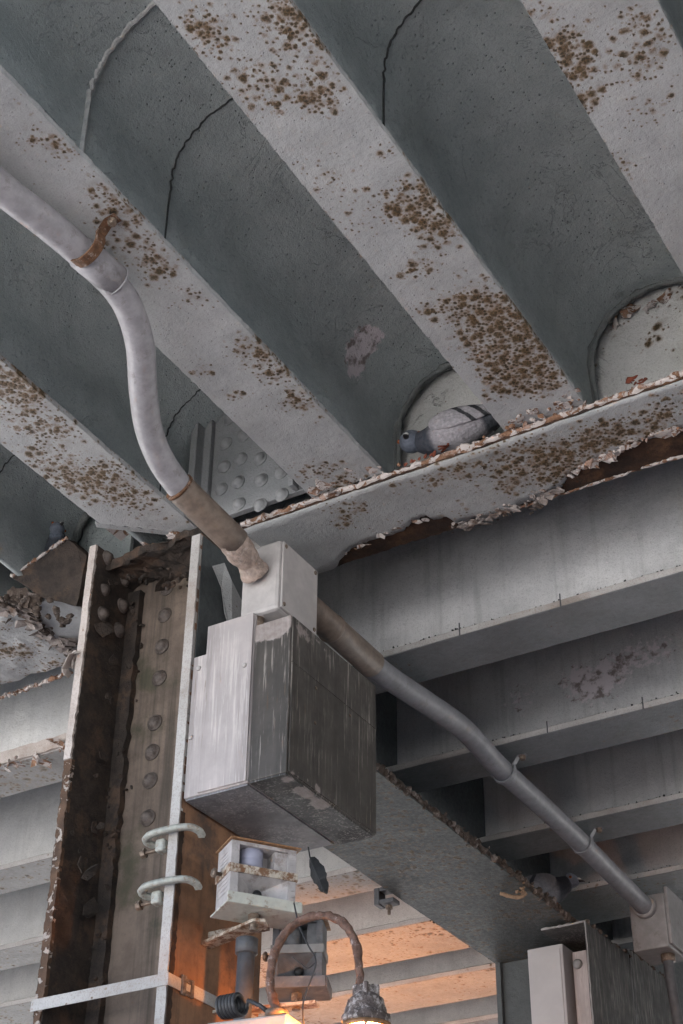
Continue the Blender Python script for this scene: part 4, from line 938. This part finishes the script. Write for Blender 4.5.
def pigeon(label, c, yaw, headyaw, s=1., pitch=0., headz=.0, hs=1.08, FM=FM, flat=1.):
    """body along local +x (head end), z up; c is the belly centre"""
    t = thing('pigeon', label, 'pigeon', c, 'pigeons under the deck')
    mx = Matrix.Translation(c) @ Matrix.Rotation(yaw, 4, 'Z') @ Matrix.Rotation(-pitch, 4, 'Y') @ Matrix.Diagonal((s, s, s * flat, 1))
    def part(nm, fn, mat, par=None, sm=True, subs=0):
        b = B(); fn(b)
        o = obj(nm, b, mat, None, sm, subs=subs, loc=(0, 0, 0)); o.parent = par or t
        o.location = (0, 0, 0) if par else o.location
        if par is None:
            o.matrix_local = Matrix.Rotation(yaw, 4, 'Z') @ Matrix.Rotation(-pitch, 4, 'Y') @ Matrix.Diagonal((s, s, s * flat, 1))
        return o
    hx, hz = .104, .098 + headz
    body = part('body', lambda b: loft(b, [((-.205, 0, .048), .024, .004, 0), ((-.15, 0, .052), .026, .010, 0), ((-.115, 0, .054), .034, .026, 0), ((-.08, 0, .056), .050, .042, .0), ((-.03, 0, .060), .060, .056, .0), ((.015, 0, .064), .058, .060, .25), ((.048, 0, .072 + headz * .3), .047, .050, .5),
        ((.072, 0, .084 + headz * .6), .034, .036, .7), ((.088, 0, .092 + headz), .027, .030, .5), ((.100, 0, .096 + headz), .022, .024, .15), ((.110, 0, .097 + headz), .012, .014, -.1)]), FM['body'], subs=1)
    for sd in (-1, 1):
        part('wing', lambda b: loft(b, [((-.185, sd * .018, .070), .004, .006, 0), ((-.14, sd * .034, .068), .008, .020, 0), ((-.09, sd * .049, .068), .010, .034, 0), ((-.04, sd * .058, .070), .011, .040, 0), ((.01, sd * .056, .076), .010, .032, 0), ((.035, sd * .050, .080), .005, .014, 0)]), FM['wing'], subs=1)
    def tail(b):
        for k in range(6):
            a = (k - 2.5) * .055; m = Matrix.Translation((-.12, 0, .052)) @ Matrix.Rotation(a, 4, 'Z'); box(b, -.125, 0, -.011, .011, -.002 + k * .0007, .0012 + k * .0007, m)
    part('tail', tail, FM['tail'], sm=False)
    H = Matrix.Translation((hx, 0, hz)) @ Matrix.Rotation(headyaw, 4, 'Z') @ Matrix.Diagonal((hs, hs, hs / flat, 1))
    def trans(fn):
        def g(b): fn(b); bmesh.ops.transform(b, matrix=H, verts=b.verts)
        return g
    hd = part('face', trans(lambda b: loft(b, [((-.02, 0, 0), .008, .010, 0), ((-.012, 0, .001), .021, .022, 0), ((.0, 0, .002), .0265, .0275, 0), ((.014, 0, 0), .023, .024, 0), ((.025, 0, -.004), .014, .015, 0), ((.031, 0, -.006), .006, .007, 0)])), plain('pigeon_head', (.14, .155, .19), .7, 0, .2, 90), subs=1)
    part('beak', trans(lambda b: loft(b, [((.026, 0, -.006), .007, .007, 0), ((.036, 0, -.009), .005, .005, 0), ((.044, 0, -.013), .0025, .003, 0), ((.048, 0, -.017), .0008, .001, 0)], 10)), M['beak'])
    part('cere', trans(lambda b: loft(b, [((.027, 0, -.001), .007, .004, 0), ((.033, 0, -.002), .0065, .0045, 0), ((.038, 0, -.005), .003, .002, 0)], 10)), M['cere'])
    for sd in (-1, 1):
        def eye(b): bmesh.ops.create_uvsphere(b, u_segments=12, v_segments=8, radius=.0048, matrix=Matrix.Translation((.010, sd * .0225, .006)))
        e = part('eye', trans(eye), M['eye'])
        def pup(b): bmesh.ops.create_uvsphere(b, u_segments=10, v_segments=6, radius=.0026, matrix=Matrix.Translation((.0105, sd * .0258, .0062)))
        part('pupil', trans(pup), M['black'])
    def feet(b):
        for sd in (-1, 1):
            tube(b, [V((-.005, sd * .02, .02)), V((.0, sd * .02, .004))], .004, 8)
            for a in (-.5, 0, .5): tube(b, [V((0, sd * .02, .004)), V((.028 * cos(a), sd * .02 + .028 * sin(a), .003))], .0028, 6)
    part('feet', feet, M['primer'])
    return t
pigeon('pale grey pigeon with two black wing bars resting on the girder flange', V((-1.640, 3.345, 2.856)), pi + .10, 1.55, 1.08, -.15, -.004, 1.38, flat=.88)
pigeon('dark-necked pigeon peering out behind the bent brown plate at the left', V((-3.15, 3.345, 2.925)), -1.15, .75, 1.0, .5, .0)
pigeon('pigeon with shade painted into its feathers, hunched on the speckled girder by the twine', V((-2.50, 5.86, 2.455)), .75, -.6, 1.2, .2, -.01, 1.08, FD)

# ---------------------------------------------------------------- light
w = bpy.data.worlds.new('World'); S.world = w; w.use_nodes = True; nt = w.node_tree; bg = nt.nodes['Background']
sky = nt.nodes.new('ShaderNodeTexSky'); sky.sky_type = 'NISHITA'; sky.sun_disc = False
EL, AZ = RAD(54), RAD(335)                           # sun behind the viewer; azimuth clockwise from +Y
sky.sun_elevation = EL; sky.sun_rotation = AZ; sky.dust_density = 2.5; sky.ozone_density = 1.
nt.links.new(sky.outputs[0], bg.inputs[0]); bg.inputs[1].default_value = .06
sl = bpy.data.lights.new('sun', 'SUN'); sl.energy = 4.5; sl.angle = RAD(2); sl.color = (1, .98, .955)
so = bpy.data.objects.new('sun', sl); COL.objects.link(so)
sd = V((sin(AZ) * cos(EL), cos(AZ) * cos(EL), sin(EL)))
so.rotation_euler = sd.to_track_quat('Z', 'Y').to_euler(); so.location = sd * 20
S.view_settings.view_transform = 'Standard'; S.view_settings.look = 'None'; S.view_settings.exposure = 3.3; S.view_settings.gamma = 1
S.render.engine = 'CYCLES'; S.cycles.max_bounces = 8; S.cycles.diffuse_bounces = 5; S.cycles.use_denoising = True
